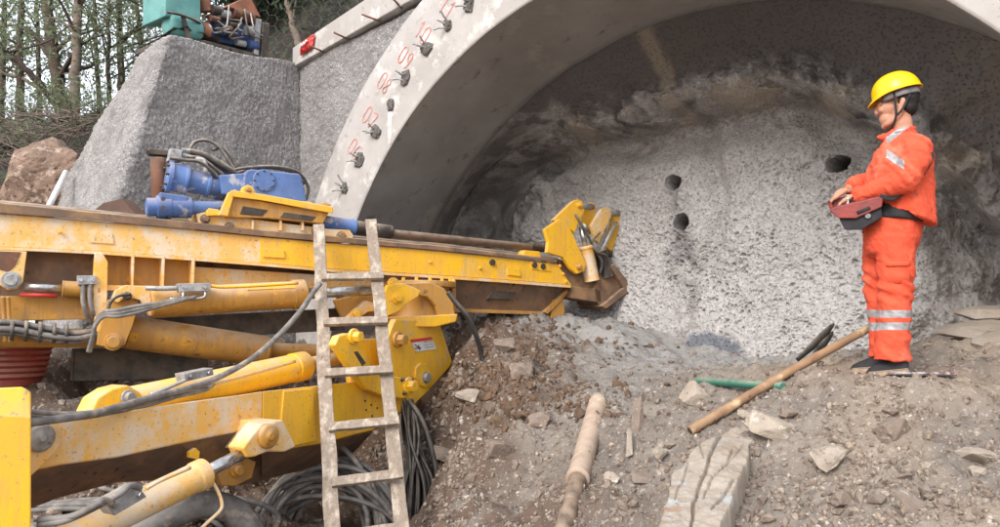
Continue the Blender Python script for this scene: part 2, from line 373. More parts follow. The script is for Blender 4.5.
def rfit(pts, w, deg):
    q = np.array([hitw(x, y, w) for x, y in pts]); ph = np.arctan2(q[:, 1]-CZ, -(q[:, 0]-CU)); r = np.hypot(q[:, 0]-CU, q[:, 1]-CZ)
    c = np.polyfit(ph, r, deg); lo, hi = ph.min(), ph.max()
    def fn(x):
        x = np.asarray(x, float); xc = np.clip(x, lo, hi); y = np.polyval(c, xc); return y
    return fn, (lo, hi)
rin, _a = rfit(inn, 0, 2); rre, _b = rfit(rear, LA, 2); rou, _c = rfit(outr, 0, 1)
_ro0 = float(rou(_c[1])-rin(_c[1]))
def rout(x): x = np.asarray(x, float); return np.where(x < _c[1], rou(x), rin(x)+_ro0)
print('arch', CU, CZ, R1, _a, _b, _c, float(rin(.5)), float(rre(.5)), float(rout(.5)), float(rin(2)))
def polar(r, ph, w): return Wv(CU-r*np.cos(ph), w, CZ+r*np.sin(ph))

# arch: closed ring section swept along phi
ph = np.linspace(-.45, math.pi+.45, 260); nS = 14
ri, rr_, ro_ = rin(ph), rre(ph), rout(ph)
sect = []
for k in range(8): sect.append((ri+(rr_-ri)*k/7, np.full_like(ph, LA*k/7), True))
Vf = np.stack([polar(ri+(ro_-ri)*k/5, ph, np.zeros_like(ph)) for k in range(6)]); 
arch = thing('concrete_arch', W(0, 0, 0), 'white concrete guide arch with red painted numbers over the tunnel mouth', 'arch')
def ringmesh(name, secs, mt, amp=.004):
    V = np.stack([polar(r, ph, w_) for r, w_ in secs]); V = V+gnormals(V)*(fbm(V*2.2, 3)*amp)[..., None]
    return gridobj(name, V, V.shape[0], V.shape[1], mt, arch)
z0 = np.zeros_like(ph)
ringmesh('arch_front', [(ri-.002, z0+.012), (ri+.008, z0)]+[(ri+.02+(ro_-ri-.02)*k/5, z0) for k in range(6)]+[(ro_+.004, z0+.01), (ro_+.004, z0+.5)], M['concrete'])
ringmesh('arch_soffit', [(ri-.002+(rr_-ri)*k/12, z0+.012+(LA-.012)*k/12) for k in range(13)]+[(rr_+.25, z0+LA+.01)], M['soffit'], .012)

# numbered guide pipes on the arch front
def archpt(px, py, off=0.): u, z = hitw(px, py, off); return W(u, off, z)
stubs = [(345, 188), (360, 160), (376, 132), (391, 105), (406, 78), (427, 48), (448, 25), (470, 4), (500, -22), (535, -45)]
for k, (px, py) in enumerate(stubs):
    c = archpt(px, py, 0)
    mb = MB(); rockmesh(mb, c-A*.0, (.11+.05*(k*7 % 3)/2, .07, .13+.05*(k*5 % 3)/2), 40+k, rot=(0, .3*(k % 3), -TH), sub=2, amp=.2)
    st = mb.build('pipe_plug', M['plaster'], arch)
    if k != 3:
        for j in range(3):
            mb = MB(); d = -A*.13+U*(-.13+.06*j)+np.array([0, 0, .02+.05*((j+k) % 3)-.02*k % .05])
            s0 = c+np.array([0, 0, -.03+.03*j]); mb.tube(spline([s0, s0+d*.45, s0+d*.75+np.array([0, 0, .02*(j-1)])], 4), .0095, 6); mb.build('grout_tube', M['grey_metal'], st)
# grout runs on the concrete (pale streaks below two plugs)
for px, py, l in ((390, 110, .34),):
    mb = MB(); a0 = archpt(px, py, -.004); n = 10; wd = [.02, .03, .034, .028, .034, .03, .034, .026, .03, .024, .02]
    top = [a0+np.array([0, 0, -l*i/n])+U*wd[i]*(.9) for i in range(n+1)]; bo = [a0+np.array([0, 0, -l*i/n])-U*wd[i] for i in range(n+1)]
    mb.prism(top+bo[::-1], A*.012); mb.build('grout_run', M['runs'], arch)

# painted numbers (digit strokes as 3 mm thick painted strips)
DIG = {'0': [[(.1,.2),(.1,.8),(.3,1),(.6,1),(.8,.8),(.8,.2),(.6,0),(.3,0),(.1,.2)]], '1': [[(.25,.8),(.5,1),(.5,0)]], '6': [[(.75,.95),(.4,1),(.12,.6),(.12,.2),(.35,0),(.6,0),(.78,.25),(.6,.5),(.3,.5),(.12,.3)]],
       '7': [[(.1,1),(.8,1),(.45,0)]], '8': [[(.4,.52),(.15,.75),(.4,1),(.65,.75),(.4,.52),(.12,.25),(.4,0),(.7,.25),(.4,.52)]], '9': [[(.75,.6),(.5,.45),(.2,.6),(.2,.85),(.45,1),(.72,.85),(.75,.55),(.6,.1),(.4,0)]], '2': [[(.15,.8),(.4,1),(.7,.8),(.65,.55),(.12,0),(.8,0)]]}
nums = [('06', 355, 150), ('07', 370, 118), ('08', 385, 84), ('09', 406, 58), ('10', 423, 33), ('11', 447, 8), ('12', 480, -16)]
for t, px, py in nums:
    c = archpt(px, py, -.0035); c2 = archpt(px+6, py-10, -.0035); up = (c2-c); up /= np.linalg.norm(up); rt = np.cross(up, A); rt = rt if rt@U > 0 else -rt
    mb = MB(); H, Wd = .17, .1
    for j, ch in enumerate(t):
        for stp in DIG[ch]:
            pts = spline([c+rt*((j-1)*Wd*1.1+x*Wd)+up*((y-.5)*H) for x, y in stp], 5)
            mb.tube(pts, .007, 6, flat=.14)
    mb.build('painted_number', M['redpaint'], arch)

# ================================================================ tunnel face and crown, one rough sprayed surface
def prof(rf, phv):
    """rf 1 at the rim .. 0 at the centre; returns r, w"""
    rim = rre(phv)
    return rim
nr_l, nr_f, nph = 80, 420, 1080
phs = np.linspace(-.30, math.pi+.32, nph)
rim = rre(phs)
# the ledge where crown turns into face, from the picture
led = [(470,190),(520,150),(560,131),(600,124),(650,112),(700,98),(760,86),(805,80),(850,104),(900,122),(940,150),(985,196)]
WL = 2.0
lq = np.array([hitw(x, y, WL) for x, y in led]); lph = np.arctan2(lq[:, 1]-CZ, -(lq[:, 0]-CU)); lr = np.hypot(lq[:, 0]-CU, lq[:, 1]-CZ)
lrad = np.interp(phs, lph, lr)+.05*noise(np.stack([phs*6, phs*0, phs*0], -1), 3)
print('ledge', lph.round(2), lr.round(2))
rows = []
PH = np.tile(phs, (nr_l+nr_f, 1)); R = np.zeros_like(PH); Wd = np.zeros_like(PH)
for k in range(nr_l):
    t = k/nr_l
    R[k] = rim+.06-(rim+.04-lrad)*(t**1.25); Wd[k] = LA-.05+(WL-LA+.05)*(1-(1-t)**1.3)
for k in range(nr_f):
    t = k/(nr_f-1); r = lrad*(1-t); R[nr_l+k] = r
    # lip overhang: face steps back just inside the ledge
    Wd[nr_l+k] = WL+.42*sst(0, .16, lrad-r)-.26*sst(.2, .65, lrad-r)
V = polar(R, PH, Wd); UU = CU-R*np.cos(PH); ZZ = CZ+R*np.sin(PH)
fm = sst(0, .25, lrad[None, :]-R)            # 1 on the face
lean = np.clip(1.9-ZZ, 0, 3)*.16*fm
right = sst(hitw(872, 200, WL)[0]-CU, hitw(925, 200, WL)[0]-CU, UU-CU+.15*noise(np.stack([UU*2, ZZ*2, UU*0], -1), 19)+.22*(1.4-ZZ))                 # rougher rock right of the worker
left = sst(-1.6, -2.4, UU-CU)
q = V.copy(); w1_, r1_ = worley(q*15+noise(q*9, 77)[..., None]*.5, 300); w2_, r2_ = worley(q*26+noise(q*15, 78)[..., None]*.5, 320); wv_ = .35+.65*sst(-.35, .3, noise(q*2.3, 18))
big = fbm(q*.9, 3, 1)*.18+fbm(q*2.6+5, 3, 2)*.06
rough = ridged(q*np.array([3.2, 3.2, 1.8]), 4, 5)*.15
pv_ = .5+.5*sst(-.3, .4, noise(q*2.1, 18)); pits = .034*sst(.16+.36*r1_, .05+.2*r1_, w1_)*(r1_ > .3)*wv_+.020*sst(.55, .2, w2_)*(r2_ > .35)*wv_-.008+.008*fbm(q*10, 3, 10)
crown = 1-fm
disp = -lean+big*(.35+.65*np.maximum(right, left))*1.0+rough*(.12+1.5*np.maximum(right, left))*fm+pits*(fm*1.+crown*.3)+crown*fbm(q*5, 3, 12)*.03*sst(0, .3, rim[None, :]-R)
ledz = np.exp(-((R-lrad[None, :])/.22)**2); disp += -np.exp(-((R-lrad[None, :]-.02)/.16)**2)*(.03+.34*np.maximum(0, ridged(q*2.6+3, 4, 21)+.1))+ledz*ridged(q*5+3, 3, 24)*.06
# drill holes
for hx, hy, hr in ((671, 182, .082), (680, 222, .088), (834, 161, .095)):
    hu, hz = hitw(hx, hy, WL+.1); dd = np.hypot(UU-hu, (ZZ-hz))*(1+.16*noise(q*14, 90)+.08*noise(q*34, 91)); disp += .75*sst(hr*1.04, hr*.84, dd)-.03*sst(hr*1.9, hr, dd)*(dd > hr)
# groove running down from the crown in the middle
gu, gz = hitw(700, 150, WL); disp += .10*np.exp(-((UU-gu-.12*np.sin(ZZ*3))/.10)**2)*sst(1.6, 2.2, ZZ)*fm
disp = disp*sst(-.02, .22, rim[None, :]-R)
V = V+A*disp[..., None]
SX, SY = np.zeros_like(UU), np.zeros_like(UU)
yc = V[..., 1]*CP+(V[..., 2]-CAMZ)*SP; zc = -V[..., 1]*SP+(V[..., 2]-CAMZ)*CP; SX = CX+F*V[..., 0]/yc; SY = CY-F*zc/yc
nz = fbm(V*2.5, 3, 31); nz2 = fbm(V*6, 3, 33)
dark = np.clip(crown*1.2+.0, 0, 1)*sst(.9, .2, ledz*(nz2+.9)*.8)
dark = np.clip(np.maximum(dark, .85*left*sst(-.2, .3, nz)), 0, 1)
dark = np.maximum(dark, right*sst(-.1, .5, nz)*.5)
for hx, hy, hr in ((671, 182, .082), (680, 222, .088), (834, 161, .095)):  # hole insides tinted dark as painted shade, damp streaks below them
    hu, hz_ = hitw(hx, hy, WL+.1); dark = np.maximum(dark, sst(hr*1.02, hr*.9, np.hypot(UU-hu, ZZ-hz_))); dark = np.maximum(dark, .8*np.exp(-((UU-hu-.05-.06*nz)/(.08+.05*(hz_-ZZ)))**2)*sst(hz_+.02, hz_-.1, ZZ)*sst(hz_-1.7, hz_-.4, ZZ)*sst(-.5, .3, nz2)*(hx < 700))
# brownish border below the ledge, painted as the shadow under its lip
bd = lrad[None, :]-R+nz*.25
brown = fm*sst(.55, .1, bd)*.6*sst(-.4, .3, nz2+.1)
brown = np.maximum(brown, right*(.35+.4*sst(-.3, .5, nz2)))
gc, gz = hitw(690, 250, WL+.1); brown = np.maximum(brown, .55*np.exp(-((UU-gc+.1)/.16)**2)*sst(1.9, 1.3, ZZ)*sst(-.3, .3, nz2))
bu, bz = hitw(694, 352, WL-.2); blue = sst(.9, .5, np.hypot((UU-bu)/.5, (ZZ-bz)/.22)+nz2*.3)
pu, pz = hitw(656, 70, 1.6); pale = sst(.13, .03, np.abs(UU-pu+.03*nz2))*sst(0.9, .3, np.abs(ZZ-pz-.1))*crown*.45
for (lx, ly, lw, lh) in ((580, 128, .13, .1), (840, 100, .2, .08), (955, 165, .25, .08), (745, 95, .3, .07)):
    a_, b_ = hitw(lx, ly, WL); pale = np.maximum(pale, .6*sst(1.2, .6, np.hypot((UU-a_)/lw, (ZZ-b_)/lh)+nz2*.7))
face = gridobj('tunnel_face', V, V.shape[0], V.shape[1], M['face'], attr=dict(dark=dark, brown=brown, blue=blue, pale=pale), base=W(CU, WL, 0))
tag(face, 'rough grey sprayed concrete tunnel face with three round drill holes', 'tunnel face')

# ================================================================ side slope and portal wall
def interp_poly(pts, n):
    pts = np.array(pts, float); L = np.r_[0, np.cumsum(np.linalg.norm(np.diff(pts, axis=0), axis=1))]; t = np.linspace(0, L[-1], n)
    return np.stack([np.interp(t, L, pts[:, k]) for k in range(pts.shape[1])], 1), t/L[-1]
Aq = P(165, 34, 7.3); A2 = P(111, 205, 6.85); A3 = Aq+(A2-Aq)*((Aq[2]-.2)/(Aq[2]-A2[2]))
cu_, cz_ = hitw(291, 68, .15); C1 = W(cu_, .15, cz_); cu3, cz3 = hitw(303, 300, .15); C3 = W(cu3+.0, .15, .2)
B1 = P(51, 205, 8.4); B0 = P(140, 58, 7.62); Bm = P(100, 117, 8.0); B3 = np.array([B1[0]-.35, B1[1]+.1, .2])
C1x, C3x = C1+U*.15, C3+U*.15
def lin(a, b, n): return np.array([a+(b-a)*t for t in np.linspace(0, 1, n)])
nv = 230
edges = []
def colm(top, bot): return lin(np.array(top), np.array(bot), nv)
nl, nf = 110, 200
Vs = []
topL = interp_poly([B1, Bm, B0, Aq], nl)[0]; botL = lin(B3, A3, nl); topF = lin(Aq, C1x, nf)[1:]; topF[:, 2] += .02*np.sin(np.linspace(0, 9, nf-1)); botF = lin(A3, C3x, nf)[1:]
top = np.vstack([topL, topF]); bot = np.vstack([botL, botF]); T = np.linspace(0, 1, nv)[:, None, None]
Vg = top[None]*(1-T)+bot[None]*T
kern = np.ones(5)/5
Ks = 9
Vp_ = np.concatenate([np.repeat(Vg[:, :1], Ks, 1), Vg, np.repeat(Vg[:, -1:], Ks, 1)], 1); Vs_ = sum(Vp_[:, i:i+Vg.shape[1]] for i in range(2*Ks+1))/(2*Ks+1); Vs_[:, :Ks+2] = Vg[:, :Ks+2]; Vs_[:, -Ks-2:] = Vg[:, -Ks-2:]; Vg = Vs_
N = gnormals(Vg); N = N*np.where((N[..., 1] > 0)[..., None], -1, 1)
dsp = fbm(Vg*1.2, 3, 40)*.04+.004*fbm(Vg*16, 3, 41)+.008*sst(0, .4, noise(Vg*30, 44))-.008*sst(.0, .4, noise(Vg*33, 45))
Vg = Vg+N*dsp[..., None]
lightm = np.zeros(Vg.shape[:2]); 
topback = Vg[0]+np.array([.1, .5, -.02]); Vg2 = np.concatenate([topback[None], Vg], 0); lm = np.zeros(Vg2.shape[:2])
lm[:2] = .8; lm[2:, :nl-6] = .12  # left face lightened in colour to imitate the light on it
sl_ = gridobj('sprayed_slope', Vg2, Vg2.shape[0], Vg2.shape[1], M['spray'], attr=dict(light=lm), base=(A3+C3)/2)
tag(sl_, 'grey sprayed concrete side slope with sharp corner left of the arch', 'retaining wall')
# portal wall over and beside the arch
us = np.linspace(cu_-.02, 9.5, 560); zs = np.linspace(0, 1, 240)
ca, cb = hitw(296, 68, .15), hitw(420, 5, .15)
slope = (cb[1]-ca[1])/(cb[0]-ca[0])
def captop(u): return ca[1]+slope*(np.minimum(u, 4.2)-ca[0])
UG, TG = np.meshgrid(us, zs); ZG = .1+(captop(UG)-.1)*TG
rr = np.hypot(UG-CU, ZG-CZ); pg = np.arctan2(ZG-CZ, -(UG-CU)); ins = rr < rout(pg)-.12
VP = Wv(UG, np.full_like(UG, .15), ZG)
VP = VP-A*(fbm(VP*1.2, 3, 50)*.03+.005*fbm(VP*16, 3, 51)+.010*sst(0, .4, noise(VP*27, 44))-.008*sst(0, .4, noise(VP*33, 45)))[..., None]
msk = ~(ins[:-1, :-1] & ins[1:, 1:])
lt = np.clip(sst(.25, .0, np.abs(UG-hitw(352, 60, .15)[0]+.1*ZG-.2+.05*noise(VP*3)))*.35, 0, 1)*0
pw = gridobj('portal_wall', VP, VP.shape[0], VP.shape[1], M['spray'], mask=msk, attr=dict(light=lt), base=W(0, .15, 0))
tag(pw, 'rough grey sprayed concrete headwall rising behind the white arch', 'retaining wall')
# capping beam
e = [hitw(296.5, 66, .1), hitw(406, 4, .1)]; e2 = [hitw(291, 50, .1), hitw(366, 0, .1)]
s1 = (e[1][1]-e[0][1])/(e[1][0]-e[0][0]); s2 = (e2[1][1]-e2[0][1])/(e2[1][0]-e2[0][0])
ua, ub = e[0][0]-.06, 4.2
mb = MB(); fr = [W(ua, .08, e[0][1]+s1*(ua-e[0][0])), W(ub, .08, e[0][1]+s1*(ub-e[0][0])), W(ub, .08, e2[0][1]+s2*(ub-e2[0][0])), W(ua, .08, e2[0][1]+s2*(ua-e2[0][0]))]
mb.prism(fr, A*.45)
fr2 = [W(ub, .081, e[0][1]+s1*(ub-e[0][0])), W(9.5, .081, e[0][1]+s1*(ub-e[0][0])), W(9.5, .081, e2[0][1]+s2*(ub-e2[0][0])), W(ub, .081, e2[0][1]+s2*(ub-e2[0][0]))]; mb.prism(fr2, A*.449)
o = mb.build('capping_beam', M['concrete'], bevel=.012, base=W(ua, .08, e[0][1])); tag(o, 'pale concrete capping beam running up along the headwall top', 'beam')
for k, (x1, y1, x2, y2) in enumerate(((323, 51.5, 311, 46), (348, 39, 336, 33), (380, 21, 364, 15), (401, 8, 390, -6), (292, 65, 288, 60))):
    mb = MB(); a0, a1 = W(*(lambda q: (q[0], .12, q[1]))(hitw(x1, y1, .1))), None; u_, z_ = hitw(x2, y2, -.02); mb.tube([a0, W(u_, -.05, z_)], .011, 7)
    o = mb.build('rebar_stub', M['rust'], base=a0); tag(o, 'short rusty rebar end sticking out under the pale capping beam', 'rebar', 'rebar stubs along the capping beam')

# ================================================================ terrain (thin plate splines through surveyed points)
def tps(pts):
    pts = np.array(pts); X = pts[:, :2]; z = pts[:, 2]; n = len(X)
    d = np.linalg.norm(X[:, None]-X[None], axis=2); K = np.where(d > 0, d*d*np.log(d+1e-12), 0)+np.eye(n)*.02
    Pm = np.c_[np.ones(n), X]; Lm = np.block([[K, Pm], [Pm.T, np.zeros((3, 3))]]); s = np.linalg.solve(Lm, np.r_[z, 0, 0, 0])
    def fn(x, y):
        sh = x.shape; x = x.ravel(); y = y.ravel(); out = s[n]+s[n+1]*x+s[n+2]*y
        for k in range(n):
            r2 = (x-X[k, 0])**2+(y-X[k, 1])**2; out = out+s[k]*.5*r2*np.log(r2+1e-12)
        return out.reshape(sh)
    return fn
gp = [P(*t) for t in [(1000,527,3.1),(900,527,3.15),(800,527,3.25),(700,527,3.6),(580,527,4.0),(450,527,4.6),(400,575,5.3),(300,600,4.9),(200,600,4.7),(100,590,4.5),(0,590,4.3),
    (1000,450,3.7),(900,450,3.75),(800,450,3.9),(700,450,4.4),(640,470,4.5),(580,450,5.0),(520,450,5.3),(450,450,5.6),(445,500,5.9),(410,540,6.3),(400,470,6.8),
    (1000,378,4.35),(940,374,4.5),(890,373,4.5),(850,375,4.55),(800,384,4.65),(750,388,5.0),(700,392,5.3),(650,385,5.8),(600,380,6.1),(550,378,6.2),(500,375,6.4),(450,380,6.4),
    (1000,335,5.0),(960,345,5.3),(920,358,5.6),(870,362,6.0),(820,362,6.3),(750,366,6.7),(700,362,7.1),(660,350,7.2),
    (620,332,7.5),(560,322,7.9),(500,316,8.4),(450,318,8.7),(560,345,7.2),(480,345,7.3),
    (400,420,7.0),(330,440,7.1),(250,410,6.9),(200,387,6.2),(14,387,5.9),(100,386,5.95),(60,364,6.4),(150,364,6.8),(0,364,6.6),(-40,375,6.2),(60,440,5.5),(250,490,6.2),(330,520,6.0),(100,480,6.0),(350,350,8.3),(250,350,8.5)]]
gp += [np.array(t) for t in [(4.5, 5.5, 1.5), (5.2, 5.0, 1.6), (5.5, 3., 1.0), (3.2, 2.2, .45), (1.2, 2.2, .15), (-1, 2.6, 0), (-3.5, 2.6, 0), (-5.5, 2.6, .05), (-5.5, 5., .2), (-5.5, 7.5, .6), (5.6, 7.5, 1.9), (0, 9.8, 1.1), (-4, 9.5, .6), (3, 9, 1.3)]]
G0 = tps(gp)
def seg_axis(spec):
    out = [spec[0][0]]
    for a, b, st in spec:
        n = max(1, int(round((b-a)/st))); out += list(np.linspace(a, b, n+1)[1:])
    return np.array(out)
grow = [6.2, 6.6, 7.2, 8, 9.5, 12, 17, 26, 45, 90, 200, 500]
xs = np.r_[[-v for v in grow[::-1]], seg_axis([(-5.9, -1.9, .05), (-1.9, 4.2, .019), (4.2, 5.9, .05)]), grow]
ys = np.r_[[-500, -200, -60, -20, -8, -3, 0, 1, 1.8], seg_axis([(2.2, 2.8, .05), (2.8, 7.0, .0175), (7.0, 9.6, .035)]), [10.2, 11, 13, 17, 26, 45, 90, 200, 500]]
FT = P(888, 375.5, 4.46)
def gheight(x, y, detail=True):
    dx = np.maximum(np.maximum(-5.9-x, x-5.9), 0); dy = np.maximum(np.maximum(2.2-y, y-9.8), 0); dd = np.hypot(dx, dy)
    z = G0(np.clip(x, -5.9, 5.9), np.clip(y, 2.2, 9.8)); k = sst(0, 3.5, dd); z = z*(1-k)+(-.05)*k
    if not detail: return z
    q = np.stack([x, y, z*.5], -1); near = 1-k
    soil = 1-slurrymask(x, y)
    z = z+near*(fbm(q*1.7, 3, 60)*.07+fbm(q*5.5, 3, 61)*(.034+.018*soil)+ridged(q*9, 3, 62)*(.012+.014*soil)+bankm(x, y)*(ridged(q*2.6, 5, 67)*.17+np.maximum(0, noise(q*12, 68))*.06)+np.maximum(0, noise(q*22, 63))*.022*soil+fbm(q*36, 2, 64)*(.003+.007*soil))
    kf = sst(.50, .24, np.hypot(x-FT[0], y-FT[1])); z = z*(1-kf)+kf*(FT[2]+.25*(y-FT[1])*0+.010*fbm(q*9, 3, 65))   # trodden flat where the worker stands
    return z
def bankm(x, y): n_ = fbm(np.stack([x*1.8, y*1.8, x*0], -1), 3, 88); return sst(.95, .1, x+n_*.5)*sst(5.3, 6.5, y+n_*.7)
def slurrymask(x, y):
    # grey slurry sheet washed down from the face between the two heaps
    a, b = P(640, 340, 7.4), P(600, 420, 5.4); t = np.clip((y-b[1])/(a[1]-b[1]), 0, 1.3); cx = b[0]+(a[0]-b[0])*t
    q = np.stack([x*2, y*2, x*0], -1); m = sst(.85, .35, np.abs(x-cx)/(.55+.35*t)+.35*fbm(q, 2, 66))*sst(5.0, 5.9, y)
    return m
XG, YG = np.meshgrid(xs, ys); ZGd = gheight(XG, YG)
sm = slurrymask(XG, YG); q = np.stack([XG, YG, XG*0], -1); n1 = fbm(q*1.1, 3, 70); n2 = fbm(q*3, 3, 71)
brownm = np.maximum(bankm(XG, YG)*sst(-.5, .1, n2+.1), np.clip(sst(.9, .0, XG+n1*.5)*sst(-.5, .4, n2+.3)*.8, 0, 1)*(1-sm)); tanm = np.clip(sst(1.2, 2.2, XG)*sst(-.3, .4, n1+.1)*.8, 0, 1)
grd = gridobj('ground', np.stack([XG, YG, ZGd], -1), len(ys), len(xs), M['ground'], attr=dict(slurry=sm, brown=brownm, tan=tanm, sprayed=np.clip(sst(-1.9, -.9, (XG-PZ[0])*A[0]+(YG-PZ[1])*A[1]-2.2-.25*n2)*sst(-1.4, -.7, XG)*sst(3.4, 2.2, XG)*(1-.75*bankm(XG, YG)*sst(-.2, .3, n2)), 0, 1)), base=(0, 0, 0))
tag(grd, kind='structure')
def gz(x, y): return float(gheight(np.array([x], float), np.array([y], float))[0])

# upper hillside behind the walls
B1g = B1
hp = [Aq, C1, B1, Bm, B0]+[P(*t) for t in [(100,124,10.5),(75,128,12),(30,132,12),(0,165,9.3),(0,205,8.2),(-80,205,8.2),(-80,150,10),(-200,130,12),(120,122,16),(0,118,20),(200,118,22),(300,30,10.6),(350,-40,10.6),(270,10,12.5),(420,-90,10.5),(330,-70,14)]]
hp += [np.array(t) for t in [(-2.9, 8.6, Aq[2]), (-3.0, 9.6, Aq[2]+.1), (-3.8, 9.2, Aq[2]-.2), (-6, 6.9, .6), (-7.5, 6.9, .8), (-5.2, 7.6, 1.4), (-4.7, 7.8, 2.0)]]
hp += [W(u, w_, z) for u, w_, z in [(0, .6, captop(0)+.1), (2, .6, captop(2)+.2), (4.2, .6, 5.3), (7, .6, 5.6), (9, .6, 5.6), (2, 4, 7.5), (5, 4, 7.8), (8, 4, 8), (5, 9, 10), (0, 7, 8), (9, 9, 10)]]
H0 = tps(hp)
hx = np.r_[-60, -30, -18, -12, np.linspace(-9, 9, 200), 12, 18, 30, 60]; hy = np.r_[np.linspace(6.4, 16, 170), 18, 22, 30, 45, 80]
HX, HY = np.meshgrid(hx, hy); HZ = H0(np.clip(HX, -9, 10), np.clip(HY, 6.4, 22)); HZ = np.clip(HZ, .0, 14)
q = np.stack([HX, HY, HX*0], -1); HZ = HZ+fbm(q*1.2, 4, 80)*.10+fbm(q*5, 3, 81)*.03
line = np.where(HX < B1[0], 6.5, np.where(HX < Aq[0], np.interp(HX, [B1[0], Bm[0], B0[0], Aq[0]], [B1[1], Bm[1], B0[1], Aq[1]])+.06, np.interp(HX, [Aq[0], C1[0]], [Aq[1], C1[1]])+.06))
wq = (HX-PZ[0])*A[0]+(HY-PZ[1])*A[1]
keep = np.where(HX < C1[0], HY > line, wq > .3)
k4 = keep[:-1, :-1] & keep[1:, :-1] & keep[:-1, 1:] & keep[1:, 1:]
hl = gridobj('hillside', np.stack([HX, HY, HZ], -1), len(hy), len(hx), M['hill'], mask=k4, base=(0, 0, 0)); tag(hl, kind='structure')
def hz(x, y): return float(H0(np.array([x], float), np.array([y], float))[0])
# ================================================================ the drilling rig
def YP(px, Y): q = P(px, 300, Y); return (q[0], q[1])
BP = Plane(YP(0, 5.2), YP(620, 8.2))       # front side of the feed beam
BM = Plane(YP(20, 3.6), YP(430, 6.5))      # front side of the boom
PF = Plane(YP(-60, 3.1), YP(60, 3.3))
rig = thing('drilling_rig', P(60, 520, 4.6), 'mud splashed yellow hydraulic drilling rig reaching its feed beam to the tunnel face', 'drilling rig')
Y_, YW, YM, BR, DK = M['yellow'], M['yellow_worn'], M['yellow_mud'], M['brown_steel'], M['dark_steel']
def plate(name, pl, pts, th, off=0., mt=None, parent=None, bevel=.005, mb=None, tex=None):
    own = mb is None
    if own: mb = MB()
    mb.prism([pl.hit(x, y, off) for x, y in pts], pl.n*th)
    return mb.build(name, mt, parent or rig, bevel=bevel) if own else mb
def sect(name, pl, st, offs, mt, parent=None, bevel=.006):
    """st: list of (px, [y...]) profile points along the beam, offs: depth of each profile point; the back side closes it"""
    mb = MB(); rows = []
    for px, ys_ in st: rows.append([pl.hit(px+(y[1] if isinstance(y, tuple) else 0), y[0] if isinstance(y, tuple) else y, o) for y, o in zip(ys_, offs)])
    n = len(rows); k = len(offs); V = np.array(rows).reshape(-1, 3)
    fs = [(i*k+j, i*k+(j+1) % k, (i+1)*k+(j+1) % k, (i+1)*k+j) for i in range(n-1) for j in range(k)]
    fs += [tuple(range(k)), tuple((n-1)*k+j for j in reversed(range(k)))]
    mb.add(V, fs); return mb.build(name, mt, parent or rig, bevel=bevel)
def bolt(pl, px, py, rp, off, mt, parent, name='bolt', hexa=True, th=.03, pin=False):
    c = pl.hit(px, py, off); r = rp*pl.sc(px, py, off); mb = MB()
    mb.lathe(c, -pl.n, [(0, r*1.45), (th*.4, r*1.45), (th*.45, r*1.2)], 20, smooth=False)
    mb.lathe(c-pl.n*th*.45, -pl.n, [(0, r), (th, r), (th*1.05, r*.8)], 6 if hexa else 20, smooth=not hexa)
    return mb.build(name, mt, parent, bevel=.002)
def tubepx(name, pl, pts, r, mt, parent=None, seg=10, n=6, rp=None, mb=None):
    """pts (px, py, off)"""
    q = spline([pl.hit(*t) for t in pts], n); own = mb is None
    if own: mb = MB()
    mb.tube(q, r, seg); return mb.build(name, mt, parent or rig) if own else mb
def barrel(name, pl, a, b, rp, off, mt, prof=None, parent=None, seg=28):
    p, q = pl.hit(a[0], a[1], off), pl.hit(b[0], b[1], off); L = np.linalg.norm(q-p); r = rp*pl.sc((a[0]+b[0])/2, (a[1]+b[1])/2, off); mb = MB()
    prof = prof or [(0, .85), (.012, 1), (.03, 1), (.031, .93), (.92, .93), (.921, 1.04), (.985, 1.04), (1, .92)]
    mb.lathe(p, q-p, [(h*L, s*r) for h, s in prof], seg); o = mb.build(name, mt, parent or rig, bevel=.002); return o, p, q, r
def valveblock(pl, pts, off, parent, th=.09):
    o = plate('valve_block', pl, pts, th, off, M['grey_metal'], parent, bevel=.004)
    xs_ = [p[0] for p in pts]; ys_ = [p[1] for p in pts]; cx, cy = sum(xs_)/len(xs_), sum(ys_)/len(ys_)
    for t in (-.3, .3):
        mb = MB(); x = cx+t*(max(xs_)-min(xs_)); y = cy+(pts[1][1]-pts[0][1])*t; mb.lathe(pl.hit(x, y, off), -pl.n, [(0, .014), (.02, .014)], 6, smooth=False); mb.build('plug', M['chrome'], o, bevel=.001)
    return o

# --- feed beam
ST = [0, 60, 100, 190, 260, 330, 400, 440, 500, 557]
ft = [203, 209, 213, 222, 230, 236, 243, 246, 253, 260]; fb = [213, 217.5, 221, 229, 236, 242, 247, 250.5, 256.5, 263]
wbx = [0, 60, 100, 190, 260, 330, 400, 440, 500, 571]; wb = [247, 249.5, 251.5, 257.5, 263, 269, 273, 275.5, 279.5, 285]
ST0 = [-160]+ST; ft0 = [190]+ft; fb0 = [202]+fb; wb0 = [243]+wb; wx0 = [-160]+wbx
feed = sect('feed_beam', BP, [(a, [b_+.5, (c, d-a), (c+.5, d-a), b_+.5]) for a, b_, c, d in zip(ST0, fb0, wb0, wx0)], (0, 0, .42, .42), YW)
rl = sect('slide_rail', BP, [(a, [b_, c, c-.3, b_-1.]) for a, b_, c in zip(ST0, ft0, fb0)], (-.035, -.035, .12, .12), M['brown_steel'], feed, .004)
rl2 = sect('slide_rail', BP, [(a, [b_-1.5, c-1.5, c-2, b_-3]) for a, b_, c in zip(ST0, ft0, fb0)], (.30, .30, .455, .455), M['brown_steel'], feed, .004)
sect('bottom_flange', BP, [(a, [b_, b_+3., b_+3., b_]) for a, b_ in zip(wx0, wb0)], (-.03, -.03, .45, .45), YW, feed, .003)
